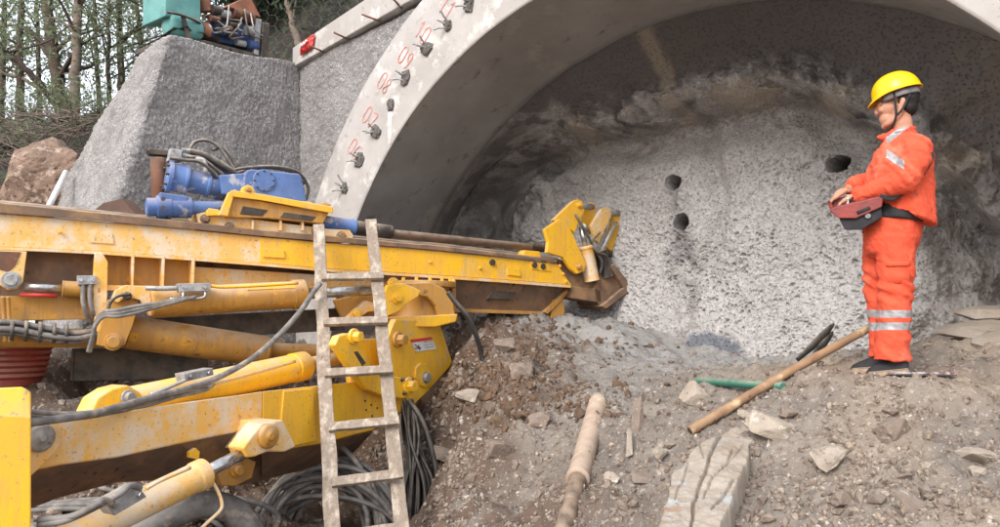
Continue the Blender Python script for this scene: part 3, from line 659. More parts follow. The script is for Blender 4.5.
# brighter paint toward the front end
fr = [(x, t, b_) for x, t, b_ in zip(ST, fb, wb) if x >= 190]
sect('web_plate', BP, [(a, [b_+1.2, (c-.4, d-a), (c-.4, d-a), b_+1.2]) for a, b_, c, d in list(zip(ST, fb, wb, wbx))[4:]], (-.008, -.008, 0.01, 0.01), Y_, feed, .002)
plate('web_patch', BP, [(88, 231), (112, 233), (114, 244), (90, 242.5)], .012, -.010, YW, feed, .002)
plate('web_patch', BP, [(262, 248), (284, 250), (285, 258), (263, 257)], .02, -.024, Y_, feed, .002)
plate('web_patch', BP, [(507, 267.5), (520, 269), (521, 276.5), (508, 275)], .02, -.024, Y_, feed, .002)
plate('web_patch', BP, [(530, 261.5), (549, 264), (551, 271.5), (532, 269)], .014, -.018, Y_, feed, .002)
for x, y in ((535, 265), (543.5, 266.3), (493, 262.2)):
    mb = MB(); c = BP.hit(x, y, -.03); mb.lathe(c, BP.n, [(0, .03), (.03, .03)], 14); mb.build('web_hole', DK, feed)
for x, y in ((559.5, 266), (563, 274), (566, 281.5), (548, 262), (430, 262), (60, 232), (480, 268)): bolt(BP, x, y, 1.3, -.012, Y_, feed, th=.012)
# lower box of the beam
sect('lower_box', BP, [(385, [274, 299, 299, 274]), (453, [277.5, 309.5, 309.5, 277.5]), (500, [280.5, 311, 311, 280.5]), (545, [283.5, 312.5, 312.5, 283.5]), (571, [285.5, 287.5, 287.5, 285.5])], (.02, .14, .34, .40), BR, feed)  # brown colour carries the shade of the downward side
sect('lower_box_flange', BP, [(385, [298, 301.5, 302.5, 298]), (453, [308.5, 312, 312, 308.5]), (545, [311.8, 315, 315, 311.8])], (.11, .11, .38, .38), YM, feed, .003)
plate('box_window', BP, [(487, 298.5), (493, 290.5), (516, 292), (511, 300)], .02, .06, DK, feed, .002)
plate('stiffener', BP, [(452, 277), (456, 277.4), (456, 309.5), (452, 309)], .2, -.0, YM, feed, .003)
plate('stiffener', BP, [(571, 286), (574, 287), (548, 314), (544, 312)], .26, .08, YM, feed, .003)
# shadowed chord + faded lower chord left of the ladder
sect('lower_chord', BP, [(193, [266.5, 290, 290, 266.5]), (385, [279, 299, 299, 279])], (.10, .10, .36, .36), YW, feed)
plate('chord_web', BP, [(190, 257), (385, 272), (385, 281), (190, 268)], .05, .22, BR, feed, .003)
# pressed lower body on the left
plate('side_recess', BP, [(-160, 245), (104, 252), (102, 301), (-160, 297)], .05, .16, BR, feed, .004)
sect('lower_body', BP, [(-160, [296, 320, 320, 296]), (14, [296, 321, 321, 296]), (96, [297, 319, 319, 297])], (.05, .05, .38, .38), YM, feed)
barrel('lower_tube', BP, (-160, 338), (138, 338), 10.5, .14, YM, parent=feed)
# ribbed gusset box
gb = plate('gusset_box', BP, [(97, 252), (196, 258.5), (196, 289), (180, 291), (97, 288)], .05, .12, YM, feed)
plate('gusset_floor', BP, [(97, 285), (196, 286.5), (196, 291), (97, 290.5)], .18, -.03, YW, gb, .003)
for x in (100.5, 133, 163.5, 193.5):
    y0 = 252+(x-97)*.065; plate('rib', BP, [(x-1.6, y0), (x+1.6, y0), (x+.3, 287), (x-1.2, 287)], .16, -.035, YW, gb, .002)
pv = plate('pivot_post', BP, [(95, 253), (103, 253.5), (108, 262), (107, 300), (103, 336), (95, 330), (93, 290)], .10, -.08, YW, feed)
# hanging bracket at far left
hb = plate('hanger_bracket', BP, [(-5, 250), (27, 251.5), (24, 275), (23, 282), (17, 288.5), (8, 290), (0, 285), (-5, 278)], .07, -.06, YW, feed)
bolt(BP, 11, 280, 6, -.062, M['grey_metal'], hb, hexa=False, th=.02, name='pin')
plate('hanger_rust_patch', BP, [(-5, 251), (21, 252), (15, 266), (8, 272), (-5, 268)], .02, -.066, M['rust'], hb, .002)
# small cylinder by the hanger
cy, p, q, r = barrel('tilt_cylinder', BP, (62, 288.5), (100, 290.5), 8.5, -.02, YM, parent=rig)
mb = MB(); mb.cyl(BP.hit(24, 287, -.02), BP.hit(64, 288.6, -.02), .032, 20); mb.build('rod', M['chrome'], cy)
mb = MB(); mb.cyl(BP.hit(20, 294.5, -.03), BP.hit(57, 295.8, -.03), .014, 10); mb.build('red_bar', M['red'], cy)
vb = valveblock(BP, [(77, 275.5), (96, 275.5), (97, 284), (78, 285)], -.11, cy)
for x in (83, 90): tubepx('hose', BP, [(x, 284, -.09), (x, 300, -.10), (x+3, 313, -.08), (x+8, 322, .0)], .016, M['hose_grey'], vb)
for x in (3, 8):
    barrel('bleed_pipe', BP, (x, 297), (x+2, 342), 2.2, -.02, YM, parent=feed, seg=10)
# corrugated cable bundle slung under the beam
mb = MB()
for k, (o, dy) in enumerate(((-.05, 0), (-.02, 5), (-.08, 7), (.02, 2), (-.04, 11))):
    tubepx('', BP, [(-40, 324+dy, o), (10, 322+dy, o), (45, 328+dy, o), (75, 333+dy*.8, o), (98, 330+dy*.6, o+.04)], .019, None, mb=mb, n=12)
cb = mb.build('cable_bundle', M['hose_grey'], rig)
for x in (12, 26, 40, 54, 66):
    mb = MB(); c = BP.hit(x, 330+(x-12)*.07, -.03); mb.lathe(c-BP.d*.012, BP.d, [(0, .072), (.024, .072)], 16); mb.build('cable_tie', M['rubber'], cb)

# --- clamp jaws at the front
jw = plate('clamp_body', BP, [(557, 258), (566, 262), (590, 262), (606, 268), (606, 300), (585, 296), (571, 296), (566, 280)], .30, .06, BR, rig)
ns = plate('nose_block', BP, [(598, 276), (612, 264), (618, 268), (633, 288), (629, 293), (604, 308), (597, 303), (594, 290)], .34, .02, BR, rig)
plate('nose_wedge', BP, [(610, 266), (614, 264), (634, 288), (606, 309), (602, 306), (624, 288)], .42, -.03, BR, ns)
plate('tongue', BP, [(571, 286), (600, 290), (602, 303), (571, 298)], .2, .02, BR, ns)
plate('hanging_lug', BP, [(553, 300), (563, 296), (565, 312), (560, 322), (551, 318)], .10, .10, YM, ns)
J1 = plate('clamp_jaw', BP, [(545, 229), (559.6, 219), (566, 222), (573, 234), (586, 264), (584.5, 271), (577, 274), (571, 269), (563, 257), (547, 252.5), (548.5, 242)], .05, -.06, Y_, rig, .006)
bolt(BP, 578.5, 267, 2.2, -.062, YM, J1, hexa=False, name='pin')
J2 = plate('clamp_jaw', BP, [(553, 220), (573, 201), (578, 199), (582.5, 201), (583.5, 207), (575, 233), (566, 226)], .05, -.005, Y_, rig, .006)
bolt(BP, 578.5, 205, 2, -.007, Y_, J2, hexa=False, name='pin')
J3 = plate('clamp_jaw', BP, [(587, 203), (592, 202), (596.5, 206), (595.5, 213), (588, 236), (580, 222)], .05, .12, Y_, rig, .006)
J4 = plate('clamp_jaw', BP, [(591, 226), (602, 208.5), (607, 207), (611.5, 210), (611, 216), (599, 243), (596, 240)], .05, .03, YW, rig, .006)
J5 = plate('clamp_jaw', BP, [(615, 211), (620, 208.5), (625, 211), (624.5, 217), (612, 251), (606, 247)], .05, .11, Y_, rig, .006)
for a, b_, r_, o_, o2 in (((579, 205), (592, 207), .035, .03, .14), ((607, 212), (620, 213), .035, .06, .13), ((583, 226), (589, 232), .03, .03, .22)):
    mb = MB(); mb.cyl(BP.hit(a[0], a[1], o_), BP.hit(b_[0], b_[1], o2), r_, 16); mb.build('jaw_pin', M['grey_metal'], rig)
jc, p, q, r = barrel('jaw_cylinder', BP, (592, 281), (585, 246), 8.2, .02, YW)
mb = MB(); mb.cyl(BP.hit(585.5, 248, .02), BP.hit(581.5, 227, .02), .03, 16); mb.build('rod', M['chrome'], jc)
jc2, p, q, r = barrel('jaw_cylinder', BP, (607, 277), (600, 250), 7.0, .03, DK)
mb = MB(); mb.cyl(BP.hit(601, 252, .05), BP.hit(616, 222, .08), .022, 16); mb.build('rod', M['grey_metal'], jc2)
tubepx('jaw_hose', BP, [(575, 214, .0), (580, 222, -.04), (588, 236, -.05), (594, 249, -.04), (602, 262, -.04), (600, 274, .0)], .014, M['rubber'])
tubepx('jaw_hose', BP, [(600, 232, .0), (592, 242, -.02), (597, 252, -.07), (606, 256, -.03), (609, 268, .02)], .013, M['rubber'])
barrel('spigot', BP, (600, 253), (621, 253), 4.2, .16, DK)
plate('guide_block', BP, [(525, 250), (540, 251.5), (541, 258.5), (523, 256.5)], .14, .10, Y_, feed)
# --- drill string
dr, p, q, r = barrel('drill_rod', BP, (376, 232), (622, 256), 4.0, .20, M['rod'], [(0, 1), (.3, 1), (.301, .93), (.9, .93), (1, .93)])
barrel('coupling', BP, (352, 227), (392, 232.3), 7.2, .20, DK, [(0, .8), (.03, 1), (.4, 1), (.41, .9), (.6, .9), (.61, .98), (.97, .98), (1, .7)], dr)
barrel('coupling', BP, (318, 222), (355, 227.5), 8.2, .20, M['blue'], None, dr)
barrel('coupling', BP, (530, 246.3), (549, 248.6), 4.8, .20, DK, None, dr)

# --- carriage
cg = plate('carriage', BP, [(196, 214), (213, 210), (222, 213), (246, 218), (330, 229), (350, 230), (354, 236), (350, 241), (326, 240), (238, 231), (200, 227)], .36, .01, YW, rig, .006)
for x, y in ((205, 219), (229, 227), (341, 236), (316, 231)): bolt(BP, x, y, 3.4, .008, M['brown_steel'], cg, th=.03)
for x in (253, 281, 303): plate('rib', BP, [(x-1, 220), (x+1, 220.5), (x+1, 231), (x-1, 230)], .05, -.03, YW, cg, .002)
cr = plate('cradle', BP, [(231, 196), (329, 212.5), (323, 223.5), (268, 218), (226, 217)], .40, -.05, M['yellow_mud'], rig)
sect('cradle_top', BP, [(231, [190, 196.5, 196, 190]), (262, [194, 200.5, 200, 194]), (333, [207, 213.5, 213, 206.5])], (-.09, -.09, .42, .42), Y_, cr)
plate('cradle_arm', BP, [(229, 192), (236, 189), (228, 216), (219, 215)], .06, -.085, Y_, cr)
plate('cradle_window', BP, [(243, 206), (268, 210), (262, 216), (240, 214)], .03, -.056, DK, cr, .002)
plate('cradle_window', BP, [(284, 212), (316, 216.5), (312, 221), (280, 217.5)], .03, -.056, DK, cr, .002)
plate('lug', BP, [(241, 193), (243, 186.5), (248, 184.5), (253, 187), (256, 197)], .06, -.06, Y_, cr); bolt(BP, 248, 190, 2.2, -.062, YM, cr, hexa=False, name='pin')
plate('clip', BP, [(302, 201), (312, 202), (312, 207), (303, 206)], .08, -.03, Y_, cr); plate('clip', BP, [(323, 202), (331, 204), (330, 209), (322, 207)], .06, -.03, YM, cr)
plate('clip', BP, [(206, 212), (209, 208), (219, 209.5), (221, 215), (207, 216)], .09, -.03, Y_, cr)
# --- blue drill head
BL = M['blue']
hd = plate('drill_head', BP, [(244, 175), (247, 170), (252, 169), (299, 173.5), (302, 177), (307, 200), (305, 207), (250, 197), (243, 190)], .42, .04, BL, rig, .012)
mb = MB(); mb.lathe(BP.hit(264, 180.5, .04), -BP.n, [(-.01, .092), (.012, .092), (.014, .085)], 24); mb.build('round_cover', BL, hd)
for k in range(8):
    mb = MB(); t = k*math.pi/4; mb.lathe(BP.hit(264+9.5*math.cos(t), 180.5+9.5*math.sin(t), .03), -BP.n, [(0, .008), (.012, .008)], 6, smooth=False); mb.build('bolt', M['dark_steel'], hd)
plate('gear_case', BP, [(219, 175), (244, 173), (246, 196), (222, 194)], .34, .06, BL, hd, .01)
mt_, p, q, r = barrel('drive_motor', BP, (166, 176), (224, 187.5), 14.5, .16, BL, [(0, .7), (.02, 1.08), (.09, 1.12), (.1, .96), (.3, .96), (.31, 1.04), (.36, 1.04), (.37, .84), (.68, .82), (.69, .9), (.74, .9), (.75, .74), (1, .70)], rig)
for k in range(8):
    t = k*math.pi/4; ax = (q-p)/np.linalg.norm(q-p); n1_ = np.cross(ax, [0, 0, 1]); n1_ /= np.linalg.norm(n1_); n2_ = np.cross(ax, n1_)
    mb = MB(); mb.lathe(p+ax*.012+(n1_*math.cos(t)+n2_*math.sin(t))*r*.92, -ax, [(0, .012), (.03, .012)], 6, smooth=False); mb.build('bolt', M['dark_steel'], mt_)
m2, p, q, r = barrel('drive_motor', BP, (146, 207), (224, 208), 11.5, .05, BL, [(0, .55), (.01, .8), (.12, .8), (.13, 1.0), (.30, 1.0), (.31, .93), (.56, .93), (.57, .6), (1, .6)], rig)
plate('valve_cap', BP, [(160, 192), (188, 196), (188, 204), (160, 202)], .14, -.02, BL, m2, .008)
for x, y in ((163, 199), (163, 208)):
    mb = MB(); mb.lathe(BP.hit(x, y, -.07), -BP.n, [(0, .016), (.016, .016)], 12); mb.build('port', DK, m2)
ru, p, q, r = barrel('spindle_post', BP, (159.5, 204), (158, 158), 7.2, .30, M['rust'], [(0, 1), (.98, 1), (1, .95)])
plate('handle_bar', BP, [(147, 149.5), (151, 148), (171, 150), (171, 155.5), (150, 154)], .10, .25, DK, ru)
fit = plate('hose_fitting', BP, [(170, 148), (182, 150), (182, 161), (167, 161), (169, 155)], .09, .14, M['grey_metal'], mt_)
for (a, b_) in (((182, 150), (192, 151)), ((182, 155), (190, 157))): barrel('hose_end', BP, a, b_, 2.6, .18, M['grey_metal'], None, fit, 8)
hs_ = [[(190, 151, .18), (205, 155, .16), (220, 163, .14), (233, 172, .14), (240, 182, .2)], [(190, 151, .24), (206, 158, .22), (221, 167, .2), (230, 175, .2)], [(188, 157, .16), (200, 158, .1), (213, 167, .08), (222, 176, .12)],
       [(189, 150, .26), (195, 142, .30), (207, 140.5, .30), (219, 147, .28), (228, 160, .24), (236, 172, .22)], [(212, 150, .3), (222, 148, .32), (231, 157, .3), (236, 168, .28)],
       [(234, 170, .2), (245, 168, .24), (268, 166.5, .24), (290, 169, .26), (302, 176, .3), (308, 188, .32), (306, 200, .34)], [(236, 173, .2), (252, 169, .28), (272, 168, .3), (294, 173, .34), (304, 184, .38)], [(170, 158, .1), (186, 160, .06), (200, 162, .04), (212, 172, .06), (218, 182, .12)]]
for k, pts in enumerate(hs_): tubepx('hydraulic_hose', BP, pts, .024 if k < 2 else .014, M['rubber'], hd, n=10)
tubepx('bracket_pipe', BP, [(196, 159, .08), (204, 161, .06), (206, 173, .06)], .02, M['grey_metal'], hd)

# --- upper cylinder under the beam
plA = BP
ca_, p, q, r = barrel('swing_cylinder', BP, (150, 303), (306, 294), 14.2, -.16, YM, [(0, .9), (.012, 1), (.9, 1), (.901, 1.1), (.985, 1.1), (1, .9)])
sect('barrel_coat', BP, [(247, [284.3, 290, 290, 284.3]), (296, [282, 288, 288, 282])], (-.235, -.262, -.2, -.2), Y_, ca_, .003)
mb = MB(); mb.cyl(BP.hit(304, 293.8, -.16), BP.hit(388, 289, -.16), .045, 24); mb.build('rod', M['chrome'], ca_)
vb = valveblock(BP, [(178, 283.5), (210, 283), (211, 291), (179, 292)], -.36, ca_)
tubepx('steel_pipe', BP, [(211, 286, -.33), (225, 287, -.33), (260, 285.5, -.33), (298, 283, -.32)], .013, Y_, ca_)
tubepx('steel_pipe', BP, [(178, 288, -.33), (160, 288.5, -.33), (146, 288, -.3)], .018, M['grey_metal'], ca_)
for dx in (0, 22): tubepx('elbow', BP, [(183+dx, 291, -.34), (183+dx, 296, -.36), (179+dx, 298, -.36), (170+dx, 299, -.36)], .011, M['chrome'], ca_)
kn = plate('clevis', BP, [(112, 300), (116, 290), (126, 285), (150, 287), (158, 292), (158, 314), (150, 316), (140, 300), (126, 297), (118, 303)], .16, -.18, YW, ca_)
pl_ = plate('pivot_plate', BP, [(108, 300), (118, 298), (132, 296), (139, 304), (133, 325), (125, 345), (112, 349), (97, 345), (99, 330)], .10, -.12, YM, rig)
bolt(BP, 113, 342, 6, -.122, YM, pl_, hexa=False, name='pin'); bolt(BP, 127, 296, 3, -.182, DK, kn, hexa=False, name='pin')
for k in range(3):
    d = k*3.2
    tubepx('hydraulic_hose', BP, [(182+7*k, 298-.6*k, -.37), (160, 303+d*.5, -.40), (138, 306+d, -.42), (118, 310+d, -.42), (104, 312+d*.7, -.38), (97-k, 320+d, -.34), (93+k*.5, 335, -.3), (88+k, 352, -.24)], .0135, M['hose_grey'], ca_, n=10)
tubepx('hydraulic_hose', BP, [(130, 294, -.25), (118, 296, -.3), (110, 303, -.3), (108, 314, -.3)], .012, M['rubber'], ca_)
# --- lower, darker cylinder behind
cbb, p, q, r = barrel('swing_cylinder', BP, (128, 332), (270, 352), 16, .12, YM, [(0, 1), (.97, 1), (1, .7)])
barrel('rod_end', BP, (262, 350), (330, 352), 8, .2, YM, None, cbb)
plate('inner_frame', BP, [(150, 318), (340, 308), (345, 330), (240, 336), (150, 328)], .05, .34, DK, rig)
# --- second boom cylinder
c2, p, q, r = barrel('lift_cylinder', BM, (126, 405), (306, 365.5), 15.5, .42, Y_, [(0, .9), (.01, 1), (.9, 1), (.905, 1.07), (.985, 1.07), (1, .8)])
mb = MB(); mb.cyl(BM.hit(300, 366.5, .42), BM.hit(345, 357, .42), .055, 20); mb.build('rod', YM, c2)
kn = plate('knuckle', BM, [(90, 414), (98, 398), (112, 389), (128, 385), (140, 392), (150, 404), (140, 412), (120, 416), (98, 420)], .14, .16, Y_, c2, .01)
bolt(BM, 127, 397, 5, .158, M['grey_metal'], kn, hexa=False, name='pin')
vb = valveblock(BM, [(184, 374), (213, 368), (214, 375), (186, 382)], .20, c2)
tubepx('steel_pipe', BM, [(213, 384, .24), (225, 381, .24), (262, 371, .24), (295, 361.5, .24)], .012, YW, c2)
tubepx('steel_pipe', BM, [(186, 380, .2), (170, 387, .2), (150, 395, .22)], .012, M['grey_metal'], c2)
tubepx('elbow', BM, [(212, 377, .18), (214, 381, .17), (211, 385, .17), (200, 388, .18), (170, 396, .18)], .009, M['chrome'], c2)
# --- boom
bt = [(18, 432, 473, 512), (60, 420, 464.5, 496), (117, 412.5, 457, 481), (180, 403, 443, 478), (240, 395, 430.5, 484), (262, 391.5, 428, 479)]
boom = sect('boom', BM, [(x, [a, b_, c, c+1, a]) for x, a, b_, c in bt], (0, 0, .30, .36, .40), YW)
sect('underside_shade', BM, [(x, [b_+.8, c+.3, c+1.5, b_+2]) for x, a, b_, c in bt], (.004, .298, .302, .01), BR, boom, .001)  # thin dark sheet painting the shade under the boom
b2 = [(262.3, 391.5, 452, 479), (320, 385.5, 443.5, 464.5), (352, 382, 435, 453), (372, 379.5, 430.5, 431.5), (413, 390, 404, 404.5)]
bh = sect('boom_head', BM, [(x, [a, b_, c, c+.5, a]) for x, a, b_, c in b2], (-.004, -.004, .30, .36, .40), Y_)
sect('underside_shade', BM, [(x, [b_+.8, c+.3, c+1.5, b_+2]) for x, a, b_, c in b2[:4]], (.0, .298, .302, .006), BR, bh, .001)  # shade under the boom head, put in as brown colour
plate('doubler_plate', BM, [(284, 391.5), (313, 388.5), (317, 441), (288, 447), (280, 438)], .014, -.016, Y_, bh, .003)
for x, y in ((365, 401), (366, 410), (371, 405), (372, 416), (377, 408)):
    mb = MB(); mb.lathe(BM.hit(x, y, -.004), -BM.n, [(0, .009), (.004, .009)], 8); mb.build('bolt_hole', DK, bh)
plate('under_lug', BM, [(216, 470), (225, 458), (240, 455), (256, 462), (252, 478), (236, 486), (222, 486)], .05, .06, YM, boom); bolt(BM, 236, 470, 5, .058, YM, boom, hexa=False, name='pin')
plate('small_bracket', BM, [(190, 458), (190, 452), (196, 448), (200, 452), (199, 460)], .03, -.0, Y_, boom, .002)
# far end: gusset with pin, front post
gs = plate('boom_gusset', BM, [(18, 424), (48, 422), (61, 432), (62, 441), (56, 452), (38, 470), (27, 480), (18, 480)], .05, -.06, YW, rig)
mb = MB(); c = BM.hit(40, 438, -.06); mb.lathe(c, -BM.n, [(0, .066), (.012, .066), (.02, .05), (.021, .014), (.03, .014)], 28); mb.build('pin_cap', M['grey_metal'], gs)
plate('gusset_web', BM, [(22, 470), (28, 466), (31, 527), (33, 560), (20, 560)], .08, -.08, YW, gs)
ps = sect('front_post', PF, [(-70, [390, 417, 620, 620, 390]), (22, [387, 417, 620, 620, 387]), (26, [389, 418, 620, 620, 389]), (31, [394, 418, 620, 620, 392])], (.03, 0, 0, .3, .3), Y_, None, .006)
# --- front lift cylinder
c3, p, q, r = barrel('lift_cylinder', BM, (60, 543), (206, 472.5), 15.5, -.34, YW, [(0, 1), (.9, 1), (.91, 1.08), (.985, 1.08), (1, .85)])
mb = MB(); mb.cyl(BM.hit(203, 473.8, -.34), BM.hit(250, 450, -.30), .035, 24); mb.build('rod', M['chrome'], c3)
ce = plate('clevis', BM, [(243, 448), (252, 436), (262, 424), (277, 422), (282, 430), (279, 443), (270, 451), (255, 457), (247, 458)], .13, -.36, YW, c3, .01)
mb = MB(); c = BM.hit(267, 436, -.36); mb.lathe(c, -BM.n, [(0, .072), (.02, .072), (.03, .055), (.031, .02), (.04, .02)], 26); mb.build('pin_cap', YM, ce)
plate('mount_lug', BM, [(258, 452), (266, 422), (283, 420), (290, 434), (296, 447), (285, 452)], .34, -.22, YW, bh, .01)
vb = valveblock(BM, [(106, 503), (138, 485), (147, 497), (115, 516)], -.56, c3)
tubepx('steel_pipe', BM, [(146, 489, -.5), (160, 481, -.5), (190, 468, -.48)], .010, YW, c3)
tubepx('steel_pipe', BM, [(213, 483, -.36), (219, 494, -.40), (222, 505, -.42), (219, 512, -.42), (206, 524, -.40), (196, 534, -.36)], .0095, YW, c3)
for k in range(2): tubepx('hydraulic_hose', BM, [(112+28*k, 504-16*k, -.58), (104+26*k, 500-14*k, -.60), (94+22*k, 506-10*k, -.60), (70, 517+2*k, -.5), (38, 520+5*k, -.4)], .015, M['hose_grey'], c3, n=10)

# --- swivel and wrist between boom and beam
c = BP.hit(420, 300, .02); s_ = BP.sc(420, 300, .02)
mb = MB(); mb.lathe([c[0], c[1], c[2]-22*s_], (0, 0, 1), [(0, 38*s_), (5*s_, 38*s_), (5.2*s_, 29*s_), (34*s_, 29*s_), (34.2*s_, 36*s_), (40*s_, 36*s_)], 48); swv = mb.build('swivel', YM, rig, bevel=.003)
for k in range(16):
    mb = MB(); t = 2*math.pi*k/16; mb.lathe([c[0]+math.cos(t)*33.5*s_, c[1]+math.sin(t)*33.5*s_, c[2]+18*s_], (0, 0, 1), [(0, .017), (.025, .017)], 6, smooth=False); mb.build('bolt', Y_, swv)
plate('swivel_fork', BP, [(404, 283), (430, 282), (444, 288), (453, 300), (456, 318), (449, 325), (440, 322), (436, 306), (428, 297), (404, 293)], .05, -.33, YM, swv, .01)
plate('swivel_fork', BP, [(391, 318), (420, 316), (458, 314), (456, 322), (436, 327), (404, 327)], .3, -.36, Y_, swv, .01)
lugp = plate('bolt_lug', BP, [(384, 293), (388, 285), (402, 283), (414, 287), (421, 291), (418, 297), (408, 303), (398, 312), (388, 316), (385, 306)], .06, -.44, Y_, swv, .008)
bolt(BP, 397, 298, 4.2, -.442, Y_, lugp); bolt(BP, 393, 283.5, 4.2, -.38, Y_, lugp)
plate('upper_bracket', BP, [(334, 300), (352, 296), (372, 292), (379, 296), (376, 312), (360, 322), (344, 322)], .05, -.05, YM, rig, .006)
plate('link_bar', BP, [(346, 318), (366, 300), (377, 304), (377, 311), (368, 312), (352, 324)], .07, -.14, YW, rig, .006); bolt(BP, 356, 314, 4, -.142, Y_, rig)
hp_ = plate('head_plate', BM, [(391, 330), (396, 319), (438, 322), (441, 326), (452.5, 362), (449, 368), (431, 388), (414, 405), (404, 409), (388, 406), (386, 385), (384, 350)], .06, .10, Y_, rig, .008)
plate('back_plate', BM, [(345, 340), (392, 338), (392, 398), (352, 392)], .05, .30, Y_, rig, .006)
wl = plate('warning_label', BM, [(410.5, 339.5), (431.5, 337), (436.5, 349), (416, 352)], .004, .094, M['white'], hp_, 0)
plate('label_band', BM, [(410.5, 339.5), (431.5, 337), (432.8, 340), (411.8, 342.6)], .003, .0915, M['red'], wl, 0)
mb = MB()
for (a, b_) in (((414.8, 344.5), (419.5, 348)), ((415, 348.5), (421, 348)), ((418.5, 344.6), (419.5, 350))): mb.tube([BM.hit(a[0], a[1], .092), BM.hit(b_[0], b_[1], .092)], .005, 4, flat=.3)
for k in range(3): mb.tube([BM.hit(424+k*.4, 342.3+k*2.6, .092), BM.hit(432.5+k*.4, 341.3+k*2.6, .092)], .002, 4)
mb.build('label_print', DK, wl)
lk = plate('link_arm', BM, [(335, 345), (339, 336), (349, 333), (357, 339), (366, 356), (377, 372), (398, 377), (412, 381), (414, 391), (404, 399), (386, 397), (368, 390), (355, 374)], .07, -.10, Y_, rig, .010)
plate('slot', BM, [(354, 352), (357.5, 351), (366, 363), (362.5, 366)], .01, -.104, DK, lk, .001)
for x, y, rp, mt__ in ((353, 336.5, 5.5, Y_), (408, 386, 6, Y_)):
    bolt(BM, x, y, rp, -.10, mt__, lk, th=.05)
bolt(BM, 397, 339.5, 5.5, .095, YM, hp_, th=.06); bolt(BM, 424.5, 377.5, 4.6, .095, M['grey_metal'], hp_, hexa=False, th=.03, name='pin')
plate('pin_boss', BM, [(416, 368), (421, 363), (427, 364), (433, 376), (432, 385), (426, 388), (420, 385), (416, 377)], .02, .082, Y_, hp_, .006)
for x, y in ((402, 379.5), (411, 379), (413, 389), (404, 393)): bolt(BM, x, y, 1.6, -.105, DK, lk, th=.015)

# --- long grey hose sweeping from the wrist to the rear, and smaller ones
def hose3(name, pts, r, mt, parent=None, n=10, base=None):
    mb = MB(); mb.tube(spline([P(*t) for t in pts], n), r, 10); return mb.build(name, mt, parent)
hose3('main_hose', [(320, 284, 5.75), (312, 294, 5.65), (298, 314, 5.5), (275, 339, 5.3), (247, 362, 5.05), (205, 383, 4.7), (150, 398, 4.2), (95, 413, 3.8), (45, 421, 3.5), (10, 425, 3.4)], .019, M['hose_grey'], rig)
hose3('hydraulic_hose', [(215, 383, 4.9), (205, 390, 4.7), (170, 398, 4.4), (120, 408, 4.0), (70, 414, 3.7), (20, 411, 3.5)], .012, M['hose_grey'], rig)
hose3('hydraulic_hose', [(200, 389, 4.8), (160, 402, 4.4), (120, 411, 4.05), (70, 419, 3.75), (20, 417, 3.5)], .012, M['hose_grey'], rig)
hose3('drain_hose', [(448, 292, 6.4), (456, 303, 6.4), (467, 316, 6.4), (477, 338, 6.45), (483, 362, 6.5), (488, 392, 6.4), (489, 416, 6.2)], .022, M['hose_black'], rig)
# ================================================================ the worker
YW_ = 4.5
M['orange'] = mat('OrangeWorkwear', srgb(224, 90, 60), srgb(214, 80, 52), 9, rough=.9, layers=((srgb(196, 80, 52), 6, .6, .74), (srgb(220, 132, 104), 4, .56, .72), (srgb(168, 96, 72), 14, .64, .72)), bumps=((.25, 30, .01), (.15, 200, .001)))
M['reflect'] = mat('ReflectiveTape', srgb(168, 168, 170), srgb(146, 146, 150), 20, rough=.4, metal=.2, bumps=((.1, 60, .002),))
M['skin'] = mat('Skin', srgb(196, 146, 120), srgb(184, 130, 106), 14, rough=.55, bumps=((.05, 80, .002),))
M['hair'] = mat('Hair', srgb(30, 26, 25), rough=.7, bumps=((.6, 160, .003),))
M['helmet'] = mat('HelmetYellow', srgb(246, 196, 8), srgb(242, 186, 4), 6, rough=.3, bumps=())
M['black'] = mat('BlackFabric', srgb(34, 34, 38), srgb(48, 46, 50), 14, rough=.8, bumps=((.4, 60, .004),))
M['sole'] = mat('TanSole', srgb(176, 158, 136), srgb(150, 130, 110), 20, rough=.8)
M['redbox'] = mat('RedControlFrame', srgb(142, 48, 42), srgb(112, 42, 40), 10, rough=.5)
M['panel'] = mat('ControlPanel', srgb(150, 148, 150), srgb(110, 108, 110), 20, rough=.5)
man = thing('person', P(893, 372, YW_), 'worker in orange overalls and yellow hard hat standing in profile holding a red control box', 'person')
# the worker is modelled facing -x, then turned so that he is square to the line of sight of the photograph
WB = P(893, 372, YW_); _rd = np.array([WB[0], WB[1]])/math.hypot(WB[0], WB[1]); WPl = Plane((WB[0], WB[1]), (WB[0]+_rd[1], WB[1]-_rd[0]))
TW = math.atan2(-_rd[0], _rd[1])
def toW(v): v = np.asarray(v, float); d = v-WB; c, s = math.cos(TW), math.sin(TW); return np.stack([d[..., 0]*c-d[..., 1]*s, d[..., 0]*s+d[..., 1]*c, d[..., 2]], -1)+WB
def Q(px, py, dy=0.):
    d = WPl.hit(px, py, dy)-WB; c, s = math.cos(-TW), math.sin(-TW); return np.array([d[0]*c-d[1]*s, d[0]*s+d[1]*c, d[2]])+WB
def loft(mb, rings, seg=32, cap=True, m=0):
    """rings: (centre, half x, half y, forward lean of the ring)"""
    V = []
    for c, hx, hy, ln in rings:
        for k in range(seg):
            t = 2*math.pi*k/seg; V.append(np.array(c)+np.array([math.cos(t)*hx, math.sin(t)*hy, math.cos(t)*hx*ln]))
    n = len(rings); fs = [(i*seg+k, i*seg+(k+1) % seg, (i+1)*seg+(k+1) % seg, (i+1)*seg+k) for i in range(n-1) for k in range(seg)]
    if cap: fs += [tuple(reversed(range(seg))), tuple((n-1)*seg+k for k in range(seg))]
    mb.add(V, fs, m, True); return mb
